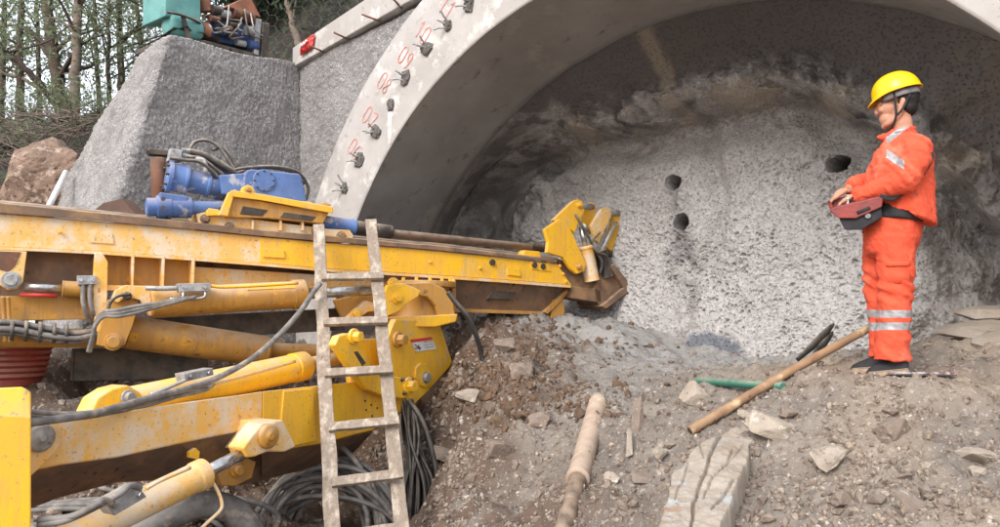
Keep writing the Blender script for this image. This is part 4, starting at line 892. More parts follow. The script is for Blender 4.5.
def ell(mb, c, r, rot=0., seg=20):
    V = []; ca, sa = math.cos(rot), math.sin(rot)
    for i in range(1, seg//2):
        p_ = math.pi*i/(seg//2)
        for k in range(seg):
            t = 2*math.pi*k/seg; v = np.array([math.sin(p_)*math.cos(t)*r[0], math.sin(p_)*math.sin(t)*r[1], math.cos(p_)*r[2]]); V.append(np.array(c)+np.array([v[0]*ca-v[2]*sa, v[1], v[0]*sa+v[2]*ca]))
    n = seg//2-1; fs = [(i*seg+k, i*seg+(k+1) % seg, (i+1)*seg+(k+1) % seg, (i+1)*seg+k) for i in range(n-1) for k in range(seg)]+[tuple(reversed(range(seg))), tuple((n-1)*seg+k for k in range(seg))]
    mb.add(V, fs, 0, True); return mb
def fuse(mb, voxel, it=6, name='tmp', fac=.5):
    o = mb.build(name, M['skin'], None, base=(0, 0, 0)); r = o.modifiers.new('R', 'REMESH'); r.mode = 'VOXEL'; r.voxel_size = voxel; s = o.modifiers.new('S', 'SMOOTH'); s.iterations = it; s.factor = fac
    dg = bpy.context.evaluated_depsgraph_get(); me = bpy.data.meshes.new_from_object(o.evaluated_get(dg)); n = len(me.vertices)
    V = np.zeros(n*3); me.vertices.foreach_get('co', V); N = np.zeros(n*3); me.vertices.foreach_get('normal', N); Fc = [tuple(p.vertices) for p in me.polygons]
    od = o.data; bpy.data.objects.remove(o); bpy.data.meshes.remove(me); bpy.data.meshes.remove(od); return V.reshape(-1, 3), N.reshape(-1, 3), Fc
def put(name, V, Fc, mats, parent, matfn=None):
    mb = MB(); mb.add(V, Fc, 0, True)
    if matfn is not None:
        cen = np.array([V[list(f)].mean(0) for f in Fc]); mb.m = [int(i) for i in matfn(cen)]
    return mb.build(name, mats, parent, fix=False)
def sleeve(mb, pts, rad, flat=1.): mb.tube(spline(pts, 6), np.interp(np.linspace(0, 1, 6*(len(pts)-1)+1), np.linspace(0, 1, len(rad)), rad), 20, flat=flat)

# body: head, neck, arms with hands, legs as one continuous surface
b = MB()
ell(b, Q(899.5, 97), (.106, .079, .098), .15); ell(b, Q(889, 107), (.070, .066, .075), .2); ell(b, Q(887.5, 119), (.045, .05, .046)); ell(b, Q(885, 126.5), (.021, .026, .018))
for s in (-1, 1):
    b.tube(spline([Q(885, 125, s*.015), Q(891, 122, s*.042), Q(899, 114, s*.062), Q(901, 105, s*.07)], 5), [.018]*8+[.02]*8, 10)
    ell(b, Q(882, 110, s*.034), (.022, .022, .022)); ell(b, Q(881, 98.5, s*.028), (.018, .026, .010))
    ell(b, Q(902.5, 102, s*.082), (.017, .008, .030), -.25); ell(b, Q(902, 107, s*.080), (.010, .007, .012))
b.tube(spline([Q(879.6, 101), Q(878, 107), Q(875.6, 113)], 5), np.linspace(.009, .013, 11), 10); ell(b, Q(877, 114), (.012, .017, .010)); ell(b, Q(880.2, 119), (.010, .018, .006)); ell(b, Q(880.8, 122), (.009, .016, .006)); ell(b, Q(882.5, 120.5), (.015, .024, .018))
b.tube(spline([Q(899, 112), Q(902, 125), Q(904, 138), Q(901, 160), Q(899, 200)], 5), [.058]*6+[.055]*5+[.06]*5+[.12]*5, 18)
for s, sh in ((-1, [(912, 147, -.16), (905, 180, -.22), (880, 189, -.19), (856, 196, -.13)]), (1, [(902, 147, .17), (886, 180, .2), (864, 183, .14), (848, 189, .03)])):
    b.tube(spline([Q(*t) for t in sh], 5), np.interp(np.linspace(0, 1, 16), [0, .33, .7, 1], [.052, .042, .036, .027]), 14)
for s, lg in ((-1, [(893, 225, -.09), (893, 300, -.09), (897, 360, -.09)]), (1, [(888, 225, .09), (884, 298, .09), (885, 358, .09)])):
    b.tube(spline([Q(*t) for t in lg], 6), np.linspace(.085, .045, 13), 14)
b.tube([Q(899, 195), Q(892, 232)], [.13, .12], 20)
# hands on the front rail of the box
def hand(wr, kn, spread, fing, thumb):
    wr, kn = np.array(wr), np.array(kn); d = kn-wr
    for k in range(4):
        off = spread*(k-1.5); b.tube(spline([wr+off*.55, wr+d*.5+off*.9, kn+off], 4), [.0165]*5+[.0145]*4, 10)
    for k, (f1_, f2_, f3_) in enumerate(fing):
        off = spread*(k-1.5); b.tube(spline([kn+off, kn+off+f1_, kn+off+f1_+f2_, kn+off+f1_+f2_+f3_], 4), np.linspace(.0098, .0072, 13), 9)
    t0, t1_, t2_, t3_ = thumb; b.tube(spline([wr+t0, wr+t1_, wr+t2_, wr+t3_], 4), np.linspace(.014, .0085, 13), 9)
sx = 1/169.
va = np.array
hand(Q(854, 196.5, -.125), Q(843, 203, -.12), va([.002, -.0205, .004]), [(va([-.022, 0, -.016]), va([-.006, 0, -.026]), va([.012, 0, -.018]))]*1+[(va([-.024, 0, -.018]), va([-.005, 0, -.029]), va([.013, 0, -.02]))]*2+[(va([-.018, 0, -.014]), va([-.004, 0, -.022]), va([.010, 0, -.016]))],
     (va([-.01, .02, .0]), va([-.035, .035, -.006]), va([-.058, .036, -.022]), va([-.072, .030, -.044])))
hand(Q(846, 190, .02), Q(833.5, 198.5, .0), va([-.003, .0205, .003]), [(va([-.018, 0, -.020]), va([-.004, 0, -.028]), va([.014, 0, -.018]))]*3+[(va([-.015, 0, -.016]), va([-.003, 0, -.024]), va([.012, 0, -.014]))],
     (va([-.01, -.02, -.0]), va([-.034, -.036, -.008]), va([-.056, -.038, -.024]), va([-.070, -.032, -.046])))
V, N, Fc = fuse(b, .0055, 3); body = put('body', V, Fc, [M['skin']], man)
# eyes, brow, mouth line
for s in (-1, 1):
    mb = MB(); ell(mb, Q(881.6, 103.6, s*.031), (.0105, .0125, .007), 0, 14); mb.build('eye', mat('EyeWhite%d' % s, srgb(210, 200, 194), rough=.3, bumps=()), man, fix=False)
    mb = MB(); ell(mb, Q(880.6, 103.8, s*.033), (.0075, .008, .0066), 0, 12); mb.build('iris', M['hair'], man, fix=False)
    mb = MB(); mb.tube(spline([Q(879.4, 98.6, s*.012), Q(879.6, 97.6, s*.035), Q(883.5, 98.4, s*.054)], 5), [.003]*5+[.0042]*6, 6, flat=.6); mb.build('eyebrow', M['hair'], man)
mb = MB(); mb.tube(spline([Q(879.4, 120.8, 0), Q(880.4, 121.2, -.012), Q(882.2, 121.9, -.019)], 4), .0018, 6); mb.build('mouth_line', mat('Lip', srgb(140, 84, 76), rough=.6, bumps=()), man)
# hair below the helmet
b = MB(); ell(b, Q(903.5, 98), (.088, .084, .090), .15); ell(b, Q(908, 108), (.052, .070, .050), .2)
V, N, Fc = fuse(b, .008, 3); V = V+N*(noise(V*60, 3)*.003)[:, None]
put('hair', V, Fc, [M['hair']], man)
# helmet
hc = Q(896.5, 93); tl = math.radians(14); fx = va([-math.cos(tl), 0, -math.sin(tl)]); fz = va([-math.sin(tl), 0, math.cos(tl)]); fy = va([0, 1., 0])
hel = MB(); ns_, nt_ = 14, 48
rows = []
for i in range(ns_+1):
    a = i/ns_*math.pi/2; row = []
    for k in range(nt_):
        t = 2*math.pi*k/nt_; cx_ = math.cos(t); r_ = math.cos(a)**.85; rid = 1+.02*math.exp(-(math.sin(t)/.16)**2)*(math.sin(a))
        row.append(hc+(fx*cx_*.136*r_+fy*math.sin(t)*.118*r_+fz*math.sin(a)*.126)*rid)
    rows.append(row)
rim = []
for w_, dz in ((1.0, .0), (1.05, -.006), (1.05, -.012)):
    row = []
    for k in range(nt_):
        t = 2*math.pi*k/nt_; f_ = max(0, math.cos(t))**3; row.append(hc+fx*math.cos(t)*.136*(w_+(.20*f_ if w_ > 1 else 0))+fy*math.sin(t)*.122*w_+fz*(dz-.022*f_*(w_ > 1)))
    rim.append(row)
Vh = np.array(rim[::-1]+rows[:]); hel.add(Vh.reshape(-1, 3), [(i*nt_+k, i*nt_+(k+1) % nt_, (i+1)*nt_+(k+1) % nt_, (i+1)*nt_+k) for i in range(len(Vh)-1) for k in range(nt_)], 0, True)
ho = hel.build('hard_hat', M['helmet'], man); so_ = ho.modifiers.new('S', 'SOLIDIFY'); so_.thickness = .003; so_.offset = -1
mb = MB(); t_ = np.linspace(.25*math.pi, 1.75*math.pi, 30); up_ = [hc+fx*math.cos(t)*.120+fy*math.sin(t)*.102+fz*-.012 for t in t_]; lo_ = [p_-fz*.036 for p_ in up_]
mb.grid(np.array([up_, lo_]), 2, 30); bb = mb.build('headband', M['panel'], ho); so_ = bb.modifiers.new('S', 'SOLIDIFY'); so_.thickness = .003
for pts in ([Q(894, 92, -.103), Q(895.5, 105, -.092), Q(896, 116, -.078), Q(893, 125, -.05), Q(889, 131, -.01)], [Q(910, 94, -.09), Q(903, 108, -.088), Q(897, 115, -.080)]):
    mb = MB(); mb.tube(spline(pts, 6), .0065, 6, flat=.45); mb.build('chin_strap', M['black'], ho)
mb = MB()
mb.tube(spline([Q(880, 101.6, -.062), Q(890, 100.2, -.080), Q(901, 99.6, -.088)], 4), .0018, 6)
for s in (-1, 1):
    c0 = Q(879.2, 104, s*.034); mb.tube([c0+va([.012*abs(math.sin(t))*0+.014*(1-math.cos(0)), math.cos(t)*.028, math.sin(t)*.019])+va([.02*max(0, s*math.cos(t))**2, 0, 0]) for t in np.linspace(0, 2*math.pi, 20)], .0016, 5, cap=False)
mb.build('glasses', M['dark_steel'], man)

# trousers
b = MB()
loft(b, [(Q(893, 214), .14, .165, 0), (Q(892, 226), .155, .175, 0), (Q(891, 240), .155, .18, 0), (Q(890, 254), .13, .165, 0), (Q(890, 260), .07, .10, 0)])
sleeve(b, [Q(895, 238, -.085), Q(895.5, 265, -.095), Q(895, 298, -.095), Q(893, 325, -.095), Q(892, 346, -.095), Q(892, 360.5, -.095)], [.108, .099, .091, .090, .093, .098])
sleeve(b, [Q(883, 238, .085), Q(880.5, 265, .095), Q(880.5, 292, .095), Q(884, 318, .095), Q(886, 342, .095), Q(887, 356.5, .095)], [.108, .098, .088, .084, .090, .096])
V, N, Fc = fuse(b, .007, 4)
def pxy(V_): V_ = toW(V_); yc = V_[:, 1]*CP+(V_[:, 2]-CAMZ)*SP; zc = -V_[:, 1]*SP+(V_[:, 2]-CAMZ)*CP; return CX+F*V_[:, 0]/yc, CY-F*zc/yc
fx_, fy_ = pxy(V)
zb_ = P(893, 372, YW_)[2]; h_ = V[:, 2]-zb_
fold = ridged(V*va([5, 5, 8])+va([0, 0, 1])*V[:, :1]*6, 3, 3)*.014+ridged(V*va([9, 9, 17])+V[:, :1]*5, 3, 5)*.007-.004+.006*np.sin(h_*58+V[:, 0]*22+4*noise(V*5, 2))*sst(.28, .04, h_)*(.4+noise(V*6, 9))+.007*np.exp(-((h_-.50)/.14)**2)*np.sin(h_*60+V[:, 0]*40+noise(V*5, 8)*5)
V = V+N*(fold-.004)[:, None]
def band(c):
    h = c[:, 2]-zb_; near_l = h; x, y = pxy(c); return np.where((((y > 310) & (y < 317.5)) | ((y > 322.5) & (y < 330.5))), 1, 0)
tr = put('trousers', V, Fc, [M['orange'], M['reflect']], man, band)
# cargo pocket on the near thigh
pc = [Q(883, 262, -.212), Q(911, 262, -.206), Q(911.5, 283, -.200), Q(884, 285, -.206)]
mb = MB(); g_ = 12; VV = np.array([[pc[0]*(1-i/g_)*(1-j/g_)+pc[1]*(i/g_)*(1-j/g_)+pc[2]*(i/g_)*(j/g_)+pc[3]*(1-i/g_)*(j/g_) for i in range(g_+1)] for j in range(g_+1)])
gxx, gyy = np.meshgrid(np.linspace(-1, 1, g_+1), np.linspace(-1, 1, g_+1)); bul = (1-np.maximum(np.abs(gxx), np.abs(gyy))**5)*.012; VV[..., 1] += .018-.004*np.sin(gyy*5)+ .030*gxx**2-bul
mb.grid(VV, g_+1, g_+1); po = mb.build('cargo_pocket', M['orange'], tr); s2_ = po.modifiers.new('S', 'SOLIDIFY'); s2_.thickness = .01
mb = MB(); VV2 = VV[:4].copy(); VV2[..., 1] -= .006; VV2[..., 2] += .006; mb.grid(VV2, 4, g_+1); po2 = mb.build('pocket_flap', M['orange'], tr); s2_ = po2.modifiers.new('S', 'SOLIDIFY'); s2_.thickness = .006
# belt / black underlayer
b = MB(); loft(b, [(Q(898, 203), .150, .180, -.12), (Q(897, 212), .158, .186, -.14), (Q(896, 221.5), .160, .188, -.12)]); V, N, Fc = fuse(b, .009, 2); V = V+N*(noise(V*30, 2)*.004)[:, None]; put('black_waistband', V, Fc, [M['black']], man)
# jacket
b = MB()
loft(b, [(Q(903.5, 131), .070, .072, -.2), (Q(904, 137), .085, .10, -.1), (Q(905.5, 142), .115, .165, 0), (Q(904.5, 150), .150, .200, 0), (Q(900.5, 163), .172, .205, 0), (Q(899, 180), .178, .198, -.05), (Q(900, 196), .178, .196, -.15), (Q(903, 208), .172, .198, -.30), (Q(905.5, 216), .158, .196, -.40)])
sleeve(b, [Q(908, 146, -.13), Q(914, 156, -.19), Q(911, 170, -.225), Q(903, 181, -.235), Q(886, 187.5, -.205), Q(868, 193, -.165), Q(856.5, 196, -.130)], [.072, .080, .076, .070, .062, .056, .050])
sleeve(b, [Q(903, 146, .13), Q(901, 158, .20), Q(894, 172, .22), Q(880, 180, .18), Q(864, 183.5, .11), Q(850.5, 188, .035)], [.078, .088, .080, .072, .060, .050])
# collar
sleeve(b, [Q(884, 139, -.03), Q(893, 133, -.085), Q(906, 129, -.085), Q(914, 128, 0), Q(906, 129, .085), Q(890, 135, .07), Q(884, 139, .03)], [.014]*7)
sleeve(b, [Q(877.5, 136.5, -.045), Q(884, 137, -.065), Q(892, 137, -.08)], [.009, .016, .02], .6)
V, N, Fc = fuse(b, .0068, 3)
h_ = V[:, 2]-zb_; x_, y_ = pxy(V); arm = sst(900, 885, x_)
fold = ridged(V*va([6, 6, 6])+va([1, 0, -1])*V[:, 2:3]*3, 4, 13)*.019+.009*ridged(V*va([14, 10, 10])+V[:, 2:3]*6, 2, 14)-.008
fold += .010*np.exp(-((V[:, 0]-Q(906, 181)[0])/.05)**2-((V[:, 2]-Q(906, 181)[2])/.06)**2)*np.sin(V[:, 0]*110+V[:, 2]*60)
V = V+N*(fold*sst(125, 140, y_))[:, None]
def jb(c):
    x, y = pxy(c); out = np.zeros(len(c)); dy = c[:, 1]-YW_
    # strip round the upper arm, strip over the shoulder
    s_ = (x-899)*.62+(y-162)*.62; t_ = -(x-899)*.78+(y-162)*.62
    ax_ = va([904-911, 181-158.]); 
    out[(dy < -.13) & (np.abs((x-901)*(-.55)+(y-163)*.83) < 3.6) & (x < 904) & (x > 886.5) & (y > 148) & (y < 178)] = 1
    u_ = ((x-889)*(915-889)+(y-139)*(118-139))/(26**2+21**2); dd_ = np.abs((x-889)*21+(y-139)*26)/math.hypot(26, 21)
    out[(dd_ < 3.0) & (u_ > -.1) & (u_ < 1.2) & (c[:, 2] > Q(900, 147)[2]) & (dy < 0)] = 1
    return out
jk = put('jacket', V, Fc, [M['orange'], M['reflect']], man, jb)
# shoes
def shoe(tx, ty, hx_, hy_, dy):
    a, c = Q(tx, ty, dy), Q(hx_, hy_, dy); L = c-a; b = MB(); rings = []
    prof = [(0, .012, .010), (.06, .034, .028), (.2, .048, .042), (.4, .050, .058), (.62, .044, .078), (.8, .040, .092), (.95, .036, .090), (1., .026, .070)]
    V = []; seg = 20
    for t, wd, ht in prof:
        for k in range(seg):
            an = 2*math.pi*k/seg; zz = math.sin(an); V.append(a+L*t+va([0, math.cos(an)*wd, max(zz, -.15)*ht+.018+.0]))
    n = len(prof); b.add(V, [(i*seg+k, i*seg+(k+1) % seg, (i+1)*seg+(k+1) % seg, (i+1)*seg+k) for i in range(n-1) for k in range(seg)]+[tuple(reversed(range(seg))), tuple((n-1)*seg+k for k in range(seg))], 0, True)
    so__ = b.build('shoe', M['black'], man, bevel=0); s = MB(); fr_ = []
    for t, wd, ht in prof: fr_.append(a+L*t+va([0, -wd*1.06-.002, 0]))
    bk_ = [a+L*t+va([0, wd*1.06+.002, 0]) for t, wd, ht in prof][::-1]; s.prism([p_+va([0, 0, .02]) for p_ in fr_+bk_], va([0, 0, -.024])); s.build('sole', M['sole'], so__, bevel=.004)
    mb = MB(); mb.tube(spline([a+L*.05+va([0, -.036, .024]), a+L*.3+va([0, -.053, .024]), a+L*.6+va([0, -.049, .024]), a+L*.98+va([0, -.038, .024])], 5), .003, 6); mb.build('welt', M['sole'], so__)
shoe(866.5, 376.5, 909, 372.5, -.095); shoe(850.5, 372.5, 893, 369.5, .095)

# ================================================================ remote control box held at the waist
rc = thing('remote_control', Q(858, 222, -.1), 'red and black radio control box held by the worker at waist height', 'control box')
def hexa(name, near, far, mt, dn, df, parent=None, bevel=.006):
    mb = MB(); n = len(near); mb.add([Q(x, y, dn) for x, y in near]+[Q(x, y, df) for x, y in far], [tuple(range(n)), tuple(range(2*n-1, n-1, -1))]+[(i, i+n, (i+1) % n+n, (i+1) % n) for i in range(n)]); return mb.build(name, mt, parent or rc, bevel=bevel)
hexa('lower_case', [(838, 216.5), (881, 206), (882.5, 217), (861.5, 230), (845, 230)], [(836, 208), (878, 198), (880, 212), (859, 224), (842, 224)], M['black'], -.235, .02)
hexa('side_frame', [(829, 210), (833, 207.5), (879, 196.5), (883, 199), (882, 207), (856, 218.5), (838, 218.5)], [(829, 209), (833, 206.5), (879, 195.5), (883, 198), (882, 206), (856, 217.5), (838, 217.5)], M['redbox'], -.255, -.235)
hexa('side_frame', [(827, 202), (831, 199.5), (877, 189), (880, 191), (880, 198), (855, 208), (835, 208)], [(827, 202), (831, 199.5), (877, 189), (880, 191), (880, 198), (855, 208), (835, 208)], M['redbox'], .0, .02)
mb = MB(); mb.add([Q(840, 209.5, -.234), Q(878, 199.5, -.234), Q(876, 192, .0), Q(838, 202, .0)], [(0, 1, 2, 3)]); mb.add([Q(840, 213, -.234), Q(878, 203, -.234), Q(876, 196, .0), Q(838, 206, .0)], [(3, 2, 1, 0)]); mb.f += [(0, 4, 5, 1), (1, 5, 6, 2), (2, 6, 7, 3), (3, 7, 4, 0)]; mb.m += [0]*4; mb.sm += [False]*4
pn = mb.build('top_panel', M['panel'], rc)
mb = MB(); mb.tube([Q(832, 209, -.245), Q(829.5, 202, .01)], .011, 12); mb.build('front_rail', M['redbox'], rc)
for k in range(6):
    x = 848+k*4.6; y = 206-k*1.15
    for dd in (-.17, -.07):
        mb = MB(); a = Q(x, y-(dd+.234)*32, dd); mb.lathe(a, (0.05, -.2, 1), [(0, .010), (.006, .010), (.007, .0035), (.028, .0035), (.03, .007), (.036, .006)], 10); mb.build('lever', [M['white'], M['black'], M['redbox']][k % 3], pn)
mb = MB(); mb.lathe(Q(868, 216, -.236), (0, -1, 0), [(0, .015), (.01, .015)], 14); mb.build('key_switch', M['panel'], rc)
mb = MB(); mb.tube([Q(870, 207.5, -.258), Q(857, 213, -.258)], .010, 8, flat=.3); mb.build('grip_slot', M['black'], rc)
mb = MB(); mb.tube(spline([Q(880, 195, -.25), Q(891, 198, -.238), Q(903, 192, -.234), Q(914, 182, -.23), Q(924, 170, -.205), Q(931, 156, -.12), Q(929, 146, -.02), Q(920, 140, .06)], 8), .017, 8, flat=.25); mb.build('shoulder_strap', M['black'], rc)

for o in (man, rc):
    o.location = toW(np.array(o['_o'])); o.rotation_euler = (0, 0, TW)
def onground(px, py):
    """first hit of the picture ray with the terrain"""
    d = ray(px, py); ts = np.linspace(2.4, 9.5, 900); z = CAMZ+d[2]/d[1]*ts; g = gheight(d[0]/d[1]*ts, ts); k = np.argmax(g >= z); return ts[k] if g[k] >= z[k] else 6.

# ================================================================ ladder
def seg3(mb, a, b, wd, th, nrm, jit=0):
    a, b = np.array(a), np.array(b); d = b-a; L = np.linalg.norm(d); d = d/L; s = np.cross(d, nrm); s /= np.linalg.norm(s); n_ = np.cross(s, d)
    mb.box((a+b)/2, (wd, th, L), (s, n_, d)); return mb
t1, t2 = P(319, 226, 6.25), P(371, 221, 6.35); b1, b2_ = P(333, 560, 4.62), P(405, 560, 4.72)
lad = thing('wooden_ladder', (t1*.0+(b1+b2_)/2), 'weathered grey wooden ladder leaning on the yellow feed beam', 'ladder')
nrm = np.cross(b1-t1, t2-t1); nrm /= np.linalg.norm(nrm); nrm = nrm if nrm[1] < 0 else -nrm
def rail(a, b):
    n = 24; mb = MB(); pts = np.linspace(a, b, n+1); side = np.cross((b-a)/np.linalg.norm(b-a), nrm); V = []
    for i, p_ in enumerate(pts):
        p_ = p_+side*.010*noise(np.array([[i*.3, a[0]*9, 1.]]), 2)[0]; w_ = .047+.004*noise(np.array([[i*.7, a[0]*5, 3.]]), 3)[0]; t_ = .026
        V += [p_-side*w_-nrm*t_, p_+side*w_-nrm*t_, p_+side*w_+nrm*t_, p_-side*w_+nrm*t_]
    fs = [(i*4+k, i*4+(k+1) % 4, i*4+4+(k+1) % 4, i*4+4+k) for i in range(n) for k in range(4)]+[(3, 2, 1, 0), tuple(n*4+k for k in range(4))]
    mb.add(V, fs); return mb.build('rail', M['wood'], lad, bevel=.005)
rail(t1, b1); rail(t2, b2_)
def rung(l, r):
    A_, B_ = l, r; mb = MB(); f_ = lambda p, e, y: e[0]+(e[1]-e[0])*y
    n = 6; V = []; pts = np.linspace(A_, B_, n+1); up = np.cross(nrm, (B_-A_)/np.linalg.norm(B_-A_)); s0 = random.random()*9
    for i, p_ in enumerate(pts):
        h = .031+.004*noise(np.array([[i*.8+s0, 1, 2.]]), 5)[0]; q0 = p_+nrm*.028; q1 = p_+nrm*.062
        V += [q0-up*h, q0+up*h, q1+up*h, q1-up*h]
    fs = [(i*4+k, i*4+(k+1) % 4, i*4+4+(k+1) % 4, i*4+4+k) for i in range(n) for k in range(4)]+[(3, 2, 1, 0), tuple(n*4+k for k in range(4))]
    mb.add(V, fs); mb.build('rung', M['wood'], lad, bevel=.004)
LP_ = Plane.__new__(Plane)
def onlad(px, py):
    d = ray(px, py); o = np.array([0, 0, CAMZ]); t = ((t1-o)@nrm)/(d@nrm); return o+d*t
for l, r in (((322, 281), (384, 280)), ((324, 326), (388, 324)), ((325, 377), (393, 373)), ((329, 431), (399, 424)), ((332, 486), (403, 477)), ((334, 540), (409, 530))): rung(onlad(*l), onlad(*r))

# ================================================================ hose coils and the hanging black bundle
def coil(cx, cy, Y, rx, ry, n, r, mt, label, tilt=.3, seed=1, arc=(0, 2*math.pi)):
    rr = np.random.default_rng(seed); mb = MB(); c = P(cx, cy, Y)
    for k in range(n):
        a = rx*(1+.16*rr.normal()); b_ = ry*(1+.14*rr.normal()); o = rr.normal(size=3)*np.array([.04, .09, .03]); tl = tilt+.12*rr.normal(); w0 = rr.normal()*.25
        th = np.linspace(arc[0], arc[1], 40); x = a*np.cos(th); z = b_*np.sin(th)
        pts = np.stack([c[0]+o[0]+x+.02*np.sin(3*th+k), c[1]+o[1]+z*math.sin(tl)+.03*np.sin(2*th+k)+x*w0*.4, c[2]+o[2]+z*math.cos(tl)], 1); mb.tube(pts, r*(1+.2*rr.random()), 8)
    o = mb.build('hose_coil', mt); tag(o, label, 'hose coil', 'coils of hydraulic hose under the boom'); return o
coil(325, 535, 5.75, .42, .47, 26, .017, M['hose_grey'], 'big grey coil of muddy hoses behind the ladder foot', .15, 3)
coil(185, 530, 5.2, .40, .20, 16, .017, M['hose_grey'], 'flattened grey hose coil lying below the front lift cylinder', .7, 5)
coil(75, 515, 4.9, .34, .10, 9, .015, M['hose_grey'], 'small loose loop of grey hose near the yellow post', 1.1, 8)
mb = MB(); rr = np.random.default_rng(5)
for k in range(40):
    x0 = 402+rr.random()*12; xb = 402+rr.random()*32; y0 = 398+rr.random()*8; dY = rr.random()*.3
    mb.tube(spline([P(x0, y0, 6.15+dY*.3), P(x0+2+rr.random()*6, 440, 6.0+dY), P(xb+4*rr.random(), 490, 5.9+dY), P(xb-4, 560, 5.8+dY)], 8), .013, 7)
mb.tube(spline([P(409, 400, 6.0), P(424, 425, 5.9), P(436, 470, 5.85), P(437, 500, 5.8), P(424, 545, 5.8)], 8), .02, 8)
o = mb.build('hose_bundle', M['hose_black']); tag(o, 'thick bundle of black hoses hanging down from the boom end', 'hose bundle')
# wrapped sleeve under the front cylinder
mb = MB(); mb.tube(spline([P(120, 545, 4.75), P(160, 522, 4.8), P(200, 505, 4.9), (P(232, 510, 5.0)), P(250, 530, 5.0), P(256, 560, 5.0)], 8), .085, 16)
o = mb.build('hose_sleeve', M['hose_grey']); tag(o, 'thick wrapped grey hose sleeve curving under the front cylinder', 'hose sleeve')

# ================================================================ bucket and steel trough behind the rig
c = P(14, 385, 5.9); mb = MB(); k_ = 5.9/F
mb.lathe([c[0], c[1], c[2]], (0, 0, 1), [(0, 24*k_), (.05, 24.5*k_)]+[(.05+.043*i+(.0 if j == 0 else .018), (25+1.1*i+(2.2 if j else 0))*k_) for i in range(7) for j in (0, 1)]+[(.38, 34*k_), (.40, 34*k_)], 40)
mb.sm = [False]*len(mb.sm); o = mb.build('plastic_bucket', M['bucket'], bevel=.003); tag(o, 'red brown ribbed plastic bucket standing under the feed beam', 'bucket')
a_, b_ = P(72, 380, 6.0), P(206, 377, 6.35); mb = MB(); d = (b_-a_); L = np.linalg.norm(d); d /= L; n_ = np.array([-d[1], d[0], 0]); c = (a_+b_)/2
mb.box(c+np.array([0, 0, .11]), (L, .02, .24), (d, n_, (0, 0, 1))); mb.box(c+n_*.3+np.array([0, 0, .13]), (L, .02, .28), (d, n_, (0, 0, 1))); mb.box(c+n_*.15+np.array([0, 0, .0]), (L-.05, .30, .02), (d, n_, (0, 0, 1))); mb.box(c-n_*.02+np.array([0, 0, .24]), (L, .06, .02), (d, n_, (0, 0, 1)))
for s in (-1, 1): mb.box(c+d*s*(L/2)+n_*.15+np.array([0, 0, .12]), (.02, .34, .25), (d, n_, (0, 0, 1)))
o = mb.build('steel_trough', M['dark_steel'], bevel=.004); tag(o, 'dark muddy steel trough lying on the ground beneath the rig', 'trough')
mb = MB(); mb.prism([P(89, 214, 6.0), P(103, 203, 6.0), P(121, 198.5, 6.0), P(142, 221, 6.0)], (0.05, .10, 0)); o = mb.build('bent_sheet', M['cardboard'], bevel=.003); tag(o, 'brown bent sheet standing on top of the feed beam', 'sheet')

# ================================================================ things on the muck heap
def pipe_on_ground(name, a, b, r, mt, label, cat, lift=0., prof=None, seg=20):
    mb = MB(); a = np.array(a); b = np.array(b); L = np.linalg.norm(b-a); prof = prof or [(0, .8), (.001, 1), (.999, 1), (1, .8)]
    mb.lathe(a, b-a, [(h*L, s*r) for h, s in prof], seg); o = mb.build(name, mt, bevel=.002); return tag(o, label, cat)
o = thing('drill_casing', P(590, 470, 4.9), 'tan mud coated drill casing lying in the gully below the face', 'drill casing')
def lathe_part(name, a, b, r, prof, mt, parent):
    mb = MB(); L = np.linalg.norm(b-a); mb.lathe(a, b-a, [(h*L, s*r) for h, s in prof], 26); return mb.build(name, mt, parent, bevel=.002)
pa, pb = P(569, 512, 4.22), P(600, 396, 5.65)
e1 = pa+(pb-pa)*-.25
f1 = pa+(pb-pa)*.22; f2 = pa+(pb-pa)*.93
lathe_part('tube', f1, f2, .066, [(0, .85), (.005, 1.08), (.03, 1.08), (.035, 1), (.97, 1), (.975, 1.03), (1, .95)], M['tanpipe'], o)
lathe_part('pin_end', f2-(pb-pa)*.01, pb, .055, [(0, 1), (.55, 1), (.6, .96), (1, .92)], M['grey_metal'], o)
lathe_part('joint', e1, f1+(pb-pa)*.01, .052, [(0, 1), (.5, 1), (.51, .88), (.62, .88), (.63, 1.0), (1, 1)], M['rod'], o)
pp = [P(690, 431, 4.55), P(874, 325.5, 4.95)]
o = thing('bamboo_pole', pp[0], 'stained wooden pole leaning behind the worker, end on the muck', 'pole')
mb = MB(); q = spline([pp[0], (pp[0]+pp[1])/2+np.array([0, 0, .012]), pp[1]], 12); mb.tube(q, [.029+.0012*math.sin(i*2.1)-.0004*i*.3 for i in range(len(q))], 16); mb.build('shaft', M['pole'], o)
mb = MB(); d = q[0]-q[1]; d /= np.linalg.norm(d); mb.lathe(q[0]-d*.001, d, [(0, .021), (.003, .020)], 16); mb.build('hollow_end', M['dark_steel'], o)
a_, b_ = P(697, 381, onground(697, 383)), P(783, 387, onground(783, 389)); pipe_on_ground('green_pipe', a_, b_, .027, M['greenpipe'], 'dark green plastic pipe lying behind the wooden pole', 'pipe')
# rubber boot-like strips leaning on the face
mb = MB()
for k, (x0, y0, x1, y1) in enumerate(((797, 360, 834, 324), (809, 361, 833, 332))):
    mb.tube(spline([P(x0, y0, 5.75), P((x0+x1)/2-1, (y0+y1)/2+2, 5.8), P(x1, y1, 5.9)], 6), [.018, .02, .022, .024, .027, .029, .03, .031, .031, .030, .027, .02, .01][:13], 10, flat=.4)
o = mb.build('rubber_strip', M['hose_black']); tag(o, 'pair of black rubber strips leaning against the pale face base', 'rubber strip')
mb = MB(); mb.tube(spline([P(828, 362, 5.5), P(822, 372, 5.3), P(812, 379, 5.2), P(800, 382, 5.2)], 6), .022, 8); o = mb.build('bent_bar', M['pole']); tag(o, 'short bent brown bar half buried behind the wooden pole', 'bar')
